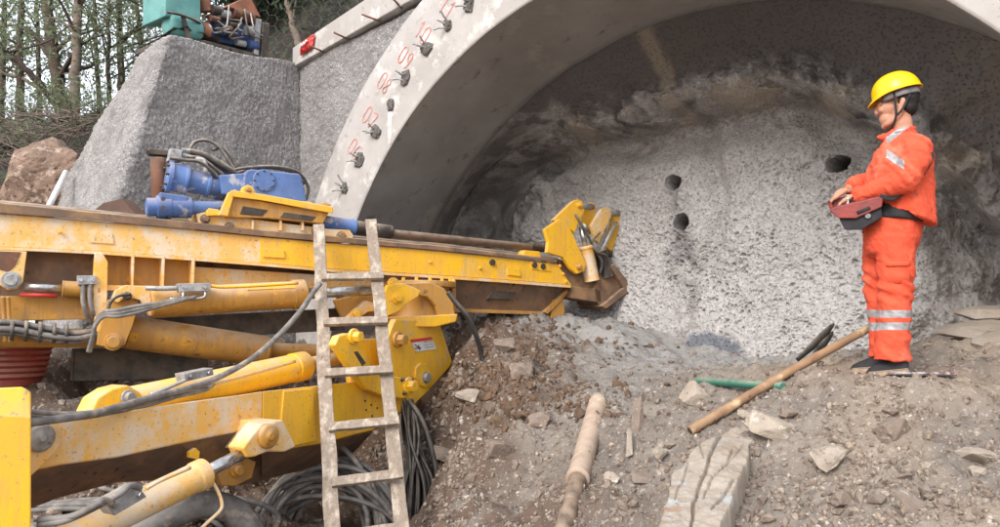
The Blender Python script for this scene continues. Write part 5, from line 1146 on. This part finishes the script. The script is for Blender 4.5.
# flat printed board by the shoes
c = P(916, 375, 4.38); bx = np.array([.98, .18, -.02]); bx /= np.linalg.norm(bx); by = np.cross([0, .08, 1], bx); by /= np.linalg.norm(by); bz = np.cross(bx, by)
bo = thing('printed_board', c, 'thin speckled grey board lying flat behind the black shoes', 'board')
mb = MB(); mb.box(c+np.array([0, 0, .008]), (.33, .22, .012), (bx, by, bz)); mb.build('board', mat('BoardPrint', srgb(190, 186, 188), srgb(150, 140, 146), 30, (.45, .55), rough=.6, layers=((srgb(122, 76, 86), 16, .54, .58), (srgb(84, 80, 84), 24, .6, .64)), bumps=()), bo, bevel=.002)
mb = MB(); mb.box(c+np.array([0, 0, -.003]), (.335, .225, .008), (bx, by, bz)); mb.build('rim', M['dark_steel'], bo)

def rock(px, py, Y, wpx, hpx, depth, seed, mt, label, rot=(0, 0, 0), n=18, sub=3, amp=.08, name='rock', sink=.25):
    s = Y/F; c = P(px, py, Y); g = gz(c[0], c[1]); hh = hpx*s
    mb = MB(); rockmesh(mb, c, (wpx*s, depth, hh), seed, n, rot, sub=sub, amp=amp); o = mb.build(name, mt); tag(o, label, 'rock', 'rocks on the muck heap'); return o
RK = [(771, 429, 46, 26, .24, 'rock', 'pale wedge shaped rock just above the big cracked slab', (.1, .45, .2)), (830, 460, 34, 25, .18, 'rock', 'blocky pale rock with squared edges right of the slab', (0, 0, .3)),
      (893, 428, 36, 20, .16, 'rock_brown', 'brown flattish rock below the printed board', (0, -.25, .2)), (694, 395, 30, 20, .16, 'rock', 'small pale slanting rock at the left end of the green pipe', (0, .5, .1)),
      (975, 458, 44, 16, .16, 'rock', 'thin light grey stone near the right picture edge', (0, .1, .1)), (640, 418, 16, 34, .12, 'rock_brown', 'upright brown stone above the gully edge', (0, .1, 0)),
      (844, 500, 26, 16, .14, 'rock_brown', 'small brown rock low on the heap below the blocky rock', (0, .2, 0)), (909, 505, 44, 18, .18, 'rock_brown', 'low tan rock sunk in the soil near the bottom edge', (0, .1, 0)),
      (979, 474, 16, 12, .1, 'rock', 'little round grey stone under the thin light stone', (0, 0, 0)), (925, 466, 9, 7, .06, 'rock', 'tiny orange tinted pebble alone on bare soil', (0, 0, 0)),
      (744, 415, 14, 9, .08, 'rock', 'small white stone beside the pole above the slab', (0, .2, 0)), (790, 415, 18, 10, .1, 'rock_brown', 'small brown stone right of the pale wedge rock', (0, .3, 0)),
      (520, 372, 30, 18, .2, 'rock_brown', 'dark brown boulder half buried in the brown soil bank', (0, .2, 0)), (505, 345, 24, 16, .2, 'rock_brown', 'brown lump high on the soil bank under the beam', (0, -.2, 0)),
      (470, 395, 26, 14, .2, 'rock', 'flat grey stone left of the hanging drain hose', (0, .1, 0)),
      (612, 478, 14, 10, .1, 'rock', 'small grey stone right of the drill casing', (0, .1, 0)), (645, 478, 30, 10, .14, 'rock_brown', 'flat brown stone on the gully side', (0, 0, 0)),
      (740, 448, 18, 9, .1, 'rock', 'pale chip resting at the top corner of the slab', (0, 0, 0)), (445, 455, 26, 16, .2, 'rock_brown', 'brown rock beside the hanging black hoses', (0, 0, .2)),
      (500, 450, 26, 16, .2, 'rock_brown', 'brown rock in the middle of the soil bank', (0, .3, .2)), (540, 420, 22, 14, .16, 'rock_brown', 'brown stone left of the drill casing top', (0, .1, 0)),
      (660, 455, 18, 13, .12, 'rock', 'pale stone between gully and slab', (0, .2, 0)), (870, 405, 12, 7, .08, 'rock', 'small chalky stone below the black shoes', (0, 0, 0)), (905, 478, 16, 8, .08, 'rock_brown', 'small tan stone on the right slope', (0, 0, 0))]
for k, (px, py, wp, hp2, dep, mt, lb, rot) in enumerate(RK):
    Y = onground(px, py+hp2*.30); rock(px, py, Y+dep*.1, wp*1.15, hp2*1.25, dep, 100+k, M[mt], lb, rot, n=14, sub=3, amp=.10)
# thin white splinter and light strip
Yq = onground(628, 452); mb = MB(); mb.prism([P(627, 430, Yq), P(632, 432, Yq), P(633, 455, Yq-.1), P(626, 458, Yq-.12)], (0.01, .05, .01)); o = mb.build('rock_splinter', M['rock'], bevel=.006); tag(o, 'thin upright white splinter of rock beside the gully', 'rock', 'rocks on the muck heap')
# slabs at the right edge
for k, (px, py, Y, wp, hp2, dep, rot, lb) in enumerate(((978, 331, 5.2, 76, 15, .5, (.15, -.12, 0), 'long flat grey slab behind the worker at the right edge'), (992, 313, 5.6, 60, 14, .5, (.1, -.05, 0), 'pale rounded slab above the long flat one'),
      (996, 341, 4.9, 50, 14, .35, (.1, -.3, 0), 'whitish tilted slab end at the right edge'), (955, 350, 5.1, 30, 14, .3, (0, .1, .3), 'small grey rock under the long flat slab'))):
    mb = MB(); s = Y/F; rockmesh(mb, P(px, py, Y), (wp*s, dep, hp2*s), 300+k, 30, rot, sub=3, amp=.05); o = mb.build('rock_slab', M['slab']); tag(o, lb, 'rock', 'flat slabs by the tunnel wall')
# big cracked slab at the bottom
Ys = 4.1
def slabpt(px, py):   # tilted slab plane following the heap
    d = ray(px, py); o0 = P(745, 440, 4.35); o1 = P(665, 527, 3.35); o2 = P(742, 527, 3.3); nn = np.cross(o1-o0, o2-o0); t = ((o0-np.array([0, 0, CAMZ]))@nn)/(d@nn); return np.array([0, 0, CAMZ])+d*t
out = [(764, 430), (752, 430), (738, 436), (724, 442), (713, 447), (694, 459), (682, 471), (672, 488), (668, 505), (660, 527), (650, 560), (716, 560), (727, 532), (734, 510), (741, 494), (747, 477), (752, 455), (765, 440)]
mb = MB(); tp = np.array([slabpt(*t) for t in out]); nn = np.cross(tp[11]-tp[0], tp[10]-tp[0]); nn /= np.linalg.norm(nn); nn = nn if nn[2] > 0 else -nn
# fill grid clipped to the outline, with cracks
def inpoly(x, y, poly):
    c = np.zeros(x.shape, bool); j = len(poly)-1
    for i in range(len(poly)):
        xi, yi = poly[i]; xj, yj = poly[j]; c ^= ((yi > y) != (yj > y)) & (x < (xj-xi)*(y-yi)/(yj-yi+1e-9)+xi); j = i
    return c
gx, gy = np.meshgrid(np.arange(640, 775, .9), np.arange(425, 562, .9)); wob = 1.6*fbm(np.stack([gx*.09, gy*.09, gx*0], -1), 4, 90); wob2 = fbm(np.stack([gx*.06+9, gy*.06, gx*0], -1), 4, 91)
poly = [(x, y) for x, y in out]; ins2 = inpoly(gx+wob*2.5, gy+wob2*2.5, poly)
o0 = P(745, 440, 4.35); o1 = P(665, 527, 3.35); o2 = P(742, 527, 3.3); n0 = np.cross(o1-o0, o2-o0); n0 = n0 if n0[2] > 0 else -n0
a_ = (gx-CX)/F; bq = -(gy-CY)/F; D = np.stack([a_, CP-bq*SP, SP+bq*CP], -1); tt = ((o0-np.array([0, 0, CAMZ]))@n0)/(D@n0); VS = np.array([0, 0, CAMZ])+D*tt[..., None]; n0 /= np.linalg.norm(n0)
def crackd(pts, wd):
    d = np.full(gx.shape, 99.); 
    for (x0, y0), (x1, y1) in zip(pts[:-1], pts[1:]):
        t = np.clip(((gx-x0)*(x1-x0)+(gy-y0)*(y1-y0))/((x1-x0)**2+(y1-y0)**2), 0, 1); d = np.minimum(d, np.hypot(gx+wob*2.5-x0-t*(x1-x0), gy+wob2*2.5-y0-t*(y1-y0)))
    return sst(wd, wd*.3, d)
wob = 2*fbm(np.stack([gx*.035, gy*.035, gx*0], -1), 2, 190)/2.5; wob2 = wob*.7
ck = crackd([(719, 445), (715, 458), (709, 473), (705, 487), (699, 500), (694, 514), (690, 540)], 2.2)+.7*crackd([(733, 462), (726, 476), (712, 492), (704, 510)], 1.2)+.8*crackd([(735, 492), (722, 508), (712, 522)], 1.6)+.5*crackd([(700, 456), (705, 470)], 1.2)+.5*crackd([(745, 455), (733, 470), (722, 478)], 1.0)+.5*crackd([(688, 470), (684, 490), (676, 510)], 1.)
hgt = fbm(VS*3, 4, 92)*.022+fbm(VS*26, 3, 93)*.006-.035*np.clip(ck, 0, 1)+.0
edge = np.full(gx.shape, 0.); k9 = ins2.astype(float)
for _ in range(9):
    k9 = (k9+np.roll(k9, 1, 0)+np.roll(k9, -1, 0)+np.roll(k9, 1, 1)+np.roll(k9, -1, 1))/5*ins2
VS = VS+n0*(hgt+.055-.16*(1-sst(0, .75, k9)))[..., None]-np.array([0, 0, .35])*((~ins2)[..., None])
gm = ins2.copy()
for _ in range(2): gm = gm | np.roll(gm, 1, 0) | np.roll(gm, -1, 0) | np.roll(gm, 1, 1) | np.roll(gm, -1, 1)
m4 = gm[:-1, :-1] & gm[1:, 1:] & gm[1:, :-1] & gm[:-1, 1:]
o = gridobj('cracked_slab', VS, gx.shape[0], gx.shape[1], M['slab'], mask=m4); tag(o, 'big cracked grey tan rock slab sloping toward the viewer', 'rock')
# loose gravel and chips all over the heap
def gravel(n, seed, name, mt, smin, smax, region):
    rr = np.random.default_rng(seed); mb_v = []; mb_f = []; base = 0
    px = region[0]+rr.random(n)*(region[1]-region[0]) if seed != 5 else 505+60*rr.normal(size=n); py = region[2]+rr.random(n)**.8*(region[3]-region[2])
    ico = bmesh.new(); bmesh.ops.create_icosphere(ico, subdivisions=1, radius=1); iv = np.array([v.co[:] for v in ico.verts]); fi = np.array([[v.index for v in f.verts] for f in ico.faces]); ico.free()
    D = np.stack([ray(a, b) for a, b in zip(px, py)]); ts = np.linspace(2.5, 9, 240); X = D[:, 0:1]/D[:, 1:2]*ts; Yv = np.tile(ts, (n, 1)); Z = CAMZ+D[:, 2:3]/D[:, 1:2]*ts
    Gq = gheight(X, Yv, False); k = np.argmax(Gq >= Z, 1); ok = (Gq >= Z).any(1); y = ts[k]+rr.random(n)*.03; x = D[:, 0]/D[:, 1]*y; cl = noise(np.stack([x*2.2, y*2.2, x*0], -1), 99); ok &= (cl+rr.random(n)*.8 > .15)
    x, y = x[ok], y[ok]; z = gheight(x, y); n = len(x); s = smin+(smax-smin)*rr.random(n)**4; V = iv[None]*(1+.24*rr.normal(size=(n, len(iv), 1)))*s[:, None, None]*(.5+rr.random((n, 1, 3)))
    V = V+np.stack([x, y, z+s*.15], -1)[:, None]; Fc = fi[None]+(np.arange(n)*len(iv))[:, None, None]
    me = bpy.data.meshes.new(name); me.from_pydata(V.reshape(-1, 3).tolist(), [], Fc.reshape(-1, 3).tolist()); me.materials.append(mt); me.update(); o = bpy.data.objects.new(name, me); COL.objects.link(o); tag(o, kind='stuff'); return o
gravel(9000, 1, 'gravel', M['rock_brown'], .003, .022, (380, 1040, 345, 545)); gravel(6000, 2, 'gravel', M['rock'], .002, .013, (380, 1040, 345, 545)); gravel(3500, 3, 'gravel', M['rock_brown'], .005, .04, (-20, 480, 370, 545))
gravel(1600, 4, 'gravel', M['rock'], .004, .03, (-20, 480, 380, 545))
gravel(4200, 5, 'gravel', M['rock_mud'], .005, .036, (430, 600, 310, 430)); gravel(200, 6, 'gravel', M['rock_brown'], .012, .042, (380, 1040, 370, 545))

# ================================================================ red packet on the cap, generator set on the bench
uq, zq = hitw(305, 44, .02); mb = MB(); c = W(uq, .05, zq)
gx2, gy2 = np.meshgrid(np.linspace(-1, 1, 22), np.linspace(-1, 1, 14)); th_ = .035*(1-np.maximum(np.abs(gx2), np.abs(gy2))**4)
for sgn in (-1, 1):
    Vp = c+U*(gx2*.12+gy2*.015)[..., None]-A*(sgn*th_+.012*noise(np.stack([gx2*3, gy2*3, gx2*0+sgn], -1), 7))[..., None]+np.array([0, 0, 1.])*(gy2*.075+gx2*.022+.006*np.sin(gx2*9))[..., None]; mb.grid(Vp, 14, 22)
pk = mb.build('red_packet', M['red'], fix=True); tag(pk, 'crumpled red packet with white patch lying on the capping beam', 'packet')
mb = MB(); mb.tube(spline([c-A*.052+U*x*.07+np.array([0, 0, y*.03+x*.02]) for x, y in ((-1, -.5), (-.6, .6), (-.3, -.4), (0, .5), (.3, -.5), (.6, .4), (1, -.3))], 4), .011, 6, flat=.4); mb.build('printed_mark', M['white'], pk)

gen = thing('diesel_compressor', P(215, 60, 7.9), 'old teal and blue engine set standing on top of the sprayed slope', 'compressor')
zb = Aq[2]; GP = Plane(YP(165, 7.6), YP(270, 8.6))
plate('hood', GP, [(166, -30), (200, -30), (201, 22), (192, 21), (180, 17), (165, 16)], .45, .0, M['teal'], gen, .012)
barrel('air_tank', GP, (166, 25), (200, 31), 12.5, .08, M['teal'], [(0, .5), (.03, .85), (.1, 1), (.85, 1), (.95, .85), (1, .5)], gen)
plate('strap', GP, [(181, 14), (185, 14), (192, 40), (188, 41)], .02, -.08, M['dark_steel'], gen)
mb = MB(); mb.tube(spline([GP.hit(167, 12, -.05), GP.hit(178, 14, -.08), GP.hit(190, 18, -.08), GP.hit(200, 23, -.04)], 5), .015, 8); mb.build('pipe', M['dark_steel'], gen)
barrel('flywheel_housing', GP, (199, 30), (206, 31.5), 10, .1, M['orange_dirty'], None, gen)
plate('engine_block', GP, [(206, 20), (250, 22), (254, 48), (226, 43), (205, 38)], .4, .08, M['engine_blue'], gen, .015)
plate('base_frame', GP, [(165, 38), (205, 40), (262, 55), (262, 61), (203, 47), (165, 43)], .6, .0, M['dark_steel'], gen, .006)
plate('radiator', GP, [(263, 22), (270, 23), (268, 60), (261, 58)], .55, -.02, M['dark_steel'], gen, .01)
plate('radiator_side', GP, [(256, 18), (262, 19), (259, 56), (254, 54)], .5, .0, M['grey_metal'], gen, .008)
barrel('exhaust', GP, (232, 12), (252, 18), 6.5, .05, M['rust'], None, gen); barrel('air_filter', GP, (246, 30), (252, 31), 5, -.02, M['grey_metal'], None, gen)
barrel('elbow_duct', GP, (202, -6), (207, 12), 6.5, .1, M['orange_dirty'], None, gen)
plate('sheet_cover', GP, [(228, 6), (246, -3), (251, -2), (261, 17), (250, 13), (236, 9)], .5, .0, M['orange_dirty'], gen, .004)
for k, (x, y, r_) in enumerate(((212, 9, 5), (220, 13, 4.5), (216, 30, 4), (222, 27, 3.4), (229, 24, 3), (236, 42, 3.4), (248, 44, 5), (210, 18, 3.5), (226, 34, 3))):
    barrel('pump', GP, (x, y), (x+9, y+2), r_, .02, [M['dark_steel'], M['grey_metal'], M['engine_blue'], M['rust']][k % 4], None, gen, 14)
rr = np.random.default_rng(77)
for k in range(7):
    x = 205+k*7+rr.random()*8; j = rr.normal(size=8)*4; tubepx('hose', GP, [(x+j[0], 14+j[1], -.02), (x+6+j[2], 24+j[3], -.08), (x+4+j[4], 34+j[5], -.06), (x+12+j[6]*1.5, 36+j[7], -.02)], .009, M['rubber'] if k % 2 else M['grey_metal'], gen)

# ================================================================ left bank: boulder, white pipe, brush, trees
c = P(50, 178, 8.6); mb = MB(); rockmesh(mb, c-np.array([0, 0, .08]), (.86, .9, 1.05), 501, 40, (0, .45, .2), sub=4, amp=.1); o = mb.build('boulder', mat('BoulderPink', srgb(150, 126, 110), srgb(116, 96, 82), 4, (.4, .6), rough=.95, layers=((srgb(186, 164, 148), 8, .54, .64), (srgb(84, 66, 54), 12, .58, .66)), bumps=((.9, 14, .04), (.6, 60, .012)))); tag(o, 'big pinkish brown boulder on the left bank beside the slope', 'boulder')
mb = MB(); mb.cyl(P(46, 212, 7.6), P(66, 172, 8.1), .03, 16); o = mb.build('white_pipe', M['white']); tag(o, 'short white plastic pipe leaning at the left foot of the slope', 'pipe')
mb = MB(); rr = np.random.default_rng(9)
for k in range(420):
    px, py = rr.random()*110-10, 112+rr.random()*80; px = min(px, 112-(py-112)*.55); Y = 8.6+rr.random()*1.8; a0 = P(px, py, Y); d = rr.normal(size=3)*np.array([.35, .3, .14]); mb.tube([a0, a0+d*.5+np.array([0, 0, .03]), a0+d], [.007, .005, .002], 4, cap=False)
o = mb.build('brushwood', M['bark_pale']); tag(o, kind='stuff')

def leaves(n, cs, rad, seed, size=.05, flat=.8):
    rr = np.random.default_rng(seed); k = rr.integers(0, len(cs), n); c = np.array(cs)[k]; rad = np.asarray(rad)[k] if np.ndim(rad) else rad
    p = c+rr.normal(size=(n, 3))*np.array([1, 1, flat])*(rad if np.ndim(rad) == 0 else rad[:, None])*.5
    a = rr.normal(size=(n, 3)); a /= np.linalg.norm(a, axis=1)[:, None]; b_ = np.cross(a, rr.normal(size=(n, 3))); b_ /= np.linalg.norm(b_, axis=1)[:, None]; s = size*(.6+.8*rr.random((n, 1)))
    V = np.stack([p-a*s, p+b_*s*.35, p+a*s, p-b_*s*.35], 1).reshape(-1, 3); Fq = np.arange(4*n).reshape(-1, 4); return V, Fq
def tree(trunk, r0, label, branches=8, nleaf=2500, seed=1, mt='bark', lm='leaf', lsize=.045, spread=1.3, grp='trees on the left bank', top=None, clump=.5):
    rr = np.random.default_rng(seed); base = np.array(trunk[0]); t = thing('tree', base, label, 'tree', grp); q = spline(trunk, 10); n = len(q); mb = MB()
    q = q+rr.normal(size=q.shape)*.008; rad = np.linspace(r0, r0*.45, n); mb.tube(q, rad, 12); tips = []
    for k in range(branches):
        i = int(n*(.25+.7*rr.random())); i = min(i, n-1); a = q[i]; ang = rr.random()*6.28; L = spread*(.5+.8*rr.random()); d = np.array([math.cos(ang), math.sin(ang)*.8, .35+.5*rr.random()])*L
        pts = spline([a, a+d*.45+rr.normal(size=3)*.08, a+d+np.array([0, 0, -.15*L])], 5); mb.tube(pts, np.linspace(rad[i]*.45, .006, len(pts)), 6); tips += [pts[-1], pts[-3], pts[len(pts)//2]]
        for j in range(3):
            s0 = pts[rr.integers(3, len(pts))]; d2 = rr.normal(size=3)*L*.3; mb.tube([s0, s0+d2*.5, s0+d2+np.array([0, 0, -.05])], [.007, .005, .003], 4); tips.append(s0+d2)
    mb.build('trunk', M[mt], t)
    if nleaf:
        V, Fq = leaves(nleaf, tips, clump, seed+50, lsize); mb = MB(); mb.add(V, [tuple(int(i) for i in f) for f in Fq]); mb.build('crown', M[lm], t, fix=False)
    return t
tree([P(74, 124, 11.5), P(76, 60, 11.5), P(79, -40, 11.5), P(82, -200, 11.5)], .085, 'straight tan trunked tree standing highest on the left bank', 9, 1500, 1, 'bark_pale')
tree([P(65, 130, 12), P(58, 80, 12), P(50, 30, 12), P(40, -90, 12), P(36, -180, 12)], .12, 'thick dark tree leaning left behind the straight tan trunk', 10, 2000, 2)
tree([P(20, 130, 13), P(20, 60, 13), P(22, -30, 13), P(25, -160, 13)], .075, 'thin grey tree left of the thick leaning one', 8, 2200, 3)
tree([P(66, 118, 10.6), P(44, 88, 10.4), P(18, 62, 10.2), P(-12, 38, 10), P(-60, 20, 10)], .055, 'dark bare stem arching low across the left corner', 5, 300, 4, spread=.6)
tree([P(122, 112, 15), P(121, 60, 15), P(119, 0, 15), P(119, -120, 15)], .08, 'slender tree right of the tan trunk above the slope edge', 10, 1600, 5, spread=1.6)
tree([P(68, 125, 13), P(50, 98, 13), P(25, 80, 13), P(0, 72, 13)], .05, 'bent grey stem crossing behind the left trunks', 4, 300, 6, 'bark_pale', spread=.7)
tree([P(40, 122, 14), P(38, 40, 14), P(34, -60, 14)], .05, 'leafy young tree between the two left trunks', 10, 1500, 31, spread=1.5, clump=.7)
tree([P(110, 116, 13), P(108, 40, 13), P(112, -60, 13)], .045, 'leafy young tree just right of the tan trunk', 10, 1300, 32, spread=1.2, clump=.6)
tree([P(100, 116, 17), P(96, 40, 17), P(92, -60, 17)], .06, 'thin far tree seen between tan trunk and slope', 9, 1300, 7, spread=1.8)
tree([P(150, 112, 16), P(140, 40, 16), P(134, -50, 16)], .07, 'far leafy tree behind the top corner of the slope', 12, 2600, 8, spread=1.8)
tree([P(0, 130, 15), P(4, 40, 15), P(6, -60, 15)], .07, 'leafy tree at the left picture edge', 12, 2400, 9, spread=1.9)
tree([P(180, 60, 13), P(172, 0, 13), P(168, -80, 13)], .07, 'pale leafed tree directly behind the teal tank', 12, 3600, 10, spread=1.4)
tree([P(301, 52, 9.7), P(292, 20, 9.8), P(284, -12, 9.9), P(278, -60, 10)], .05, 'pale leaning stem behind the red packet', 4, 500, 11, 'bark_pale', lm='leaf_dark', spread=.8, grp='trees above the headwall')
for k, (px, Y, lb) in enumerate(((250, 11.5, 'dark evergreen behind the engine set radiator'), (225, 12.5, 'dark evergreen behind the engine block'), (330, 11.2, 'dark evergreen above the lower end of the capping beam'), (275, 12.8, 'dark evergreen between engine set and capping beam'), (375, 11.5, 'dark evergreen highest above the capping beam'))):
    a0 = P(px, 40, Y); tree([a0, a0+np.array([.1, 0, 1.2]), a0+np.array([0, .1, 3.2])], .08, lb, 16, 5200, 20+k, lm='leaf_dark', spread=1.0, lsize=.06, grp='trees above the headwall', clump=.75)
# shrubs along the bank
for k, (px, py, Y, lb) in enumerate(((30, 118, 10.6, 'scrubby bush at the foot of the left trunks'), (105, 118, 10.2, 'scrubby bush by the slope edge'), (8, 150, 9.6, 'scrubby bush low at the left edge'), (60, 125, 10.2, 'scrubby bush just above the boulder'))):
    c = P(px, py, Y); t = thing('shrub', c, lb, 'shrub', 'shrubs on the left bank'); rr = np.random.default_rng(60+k); mb = MB(); tips = []
    for j in range(26):
        d = rr.normal(size=3)*np.array([.35, .3, .15])+np.array([0, 0, .25]); mb.tube([c, c+d*.5, c+d], [.008, .005, .003], 4); tips += [c+d, c+d*.7]
    mb.build('stem', M['bark_pale'], t); V, Fq = leaves(900, tips, .16, 70+k, .03); mb = MB(); mb.add(V, [tuple(int(i) for i in f) for f in Fq]); mb.build('foliage', M['leaf'], t, fix=False)
# hexagonal wire net hung in front of the dark hill
mb = MB(); s = .085; NP = Plane(YP(255, 9.6), YP(420, 9.0)); o_ = NP.hit(262, 60)
for i in range(34):
    for j in range(22):
        cx = i*s*1.5; cz = (j+(i % 2)*.5)*s*math.sqrt(3); wv = .05*noise(np.array([[cx*1.1, cz*1.1, 0]]), 4)[0]
        h6 = [o_+NP.d*(cx+s*math.cos(a))+np.array([0, 0, cz+s*math.sin(a)])+NP.n*wv for a in (0, math.pi/3, 2*math.pi/3, math.pi)]
        mb.tube(h6, .0028, 3, cap=False, smooth=False)
o = mb.build('wire_net', M['net'], fix=False); tag(o, 'hexagonal slope protection wire net hanging behind the capping beam', 'wire net')
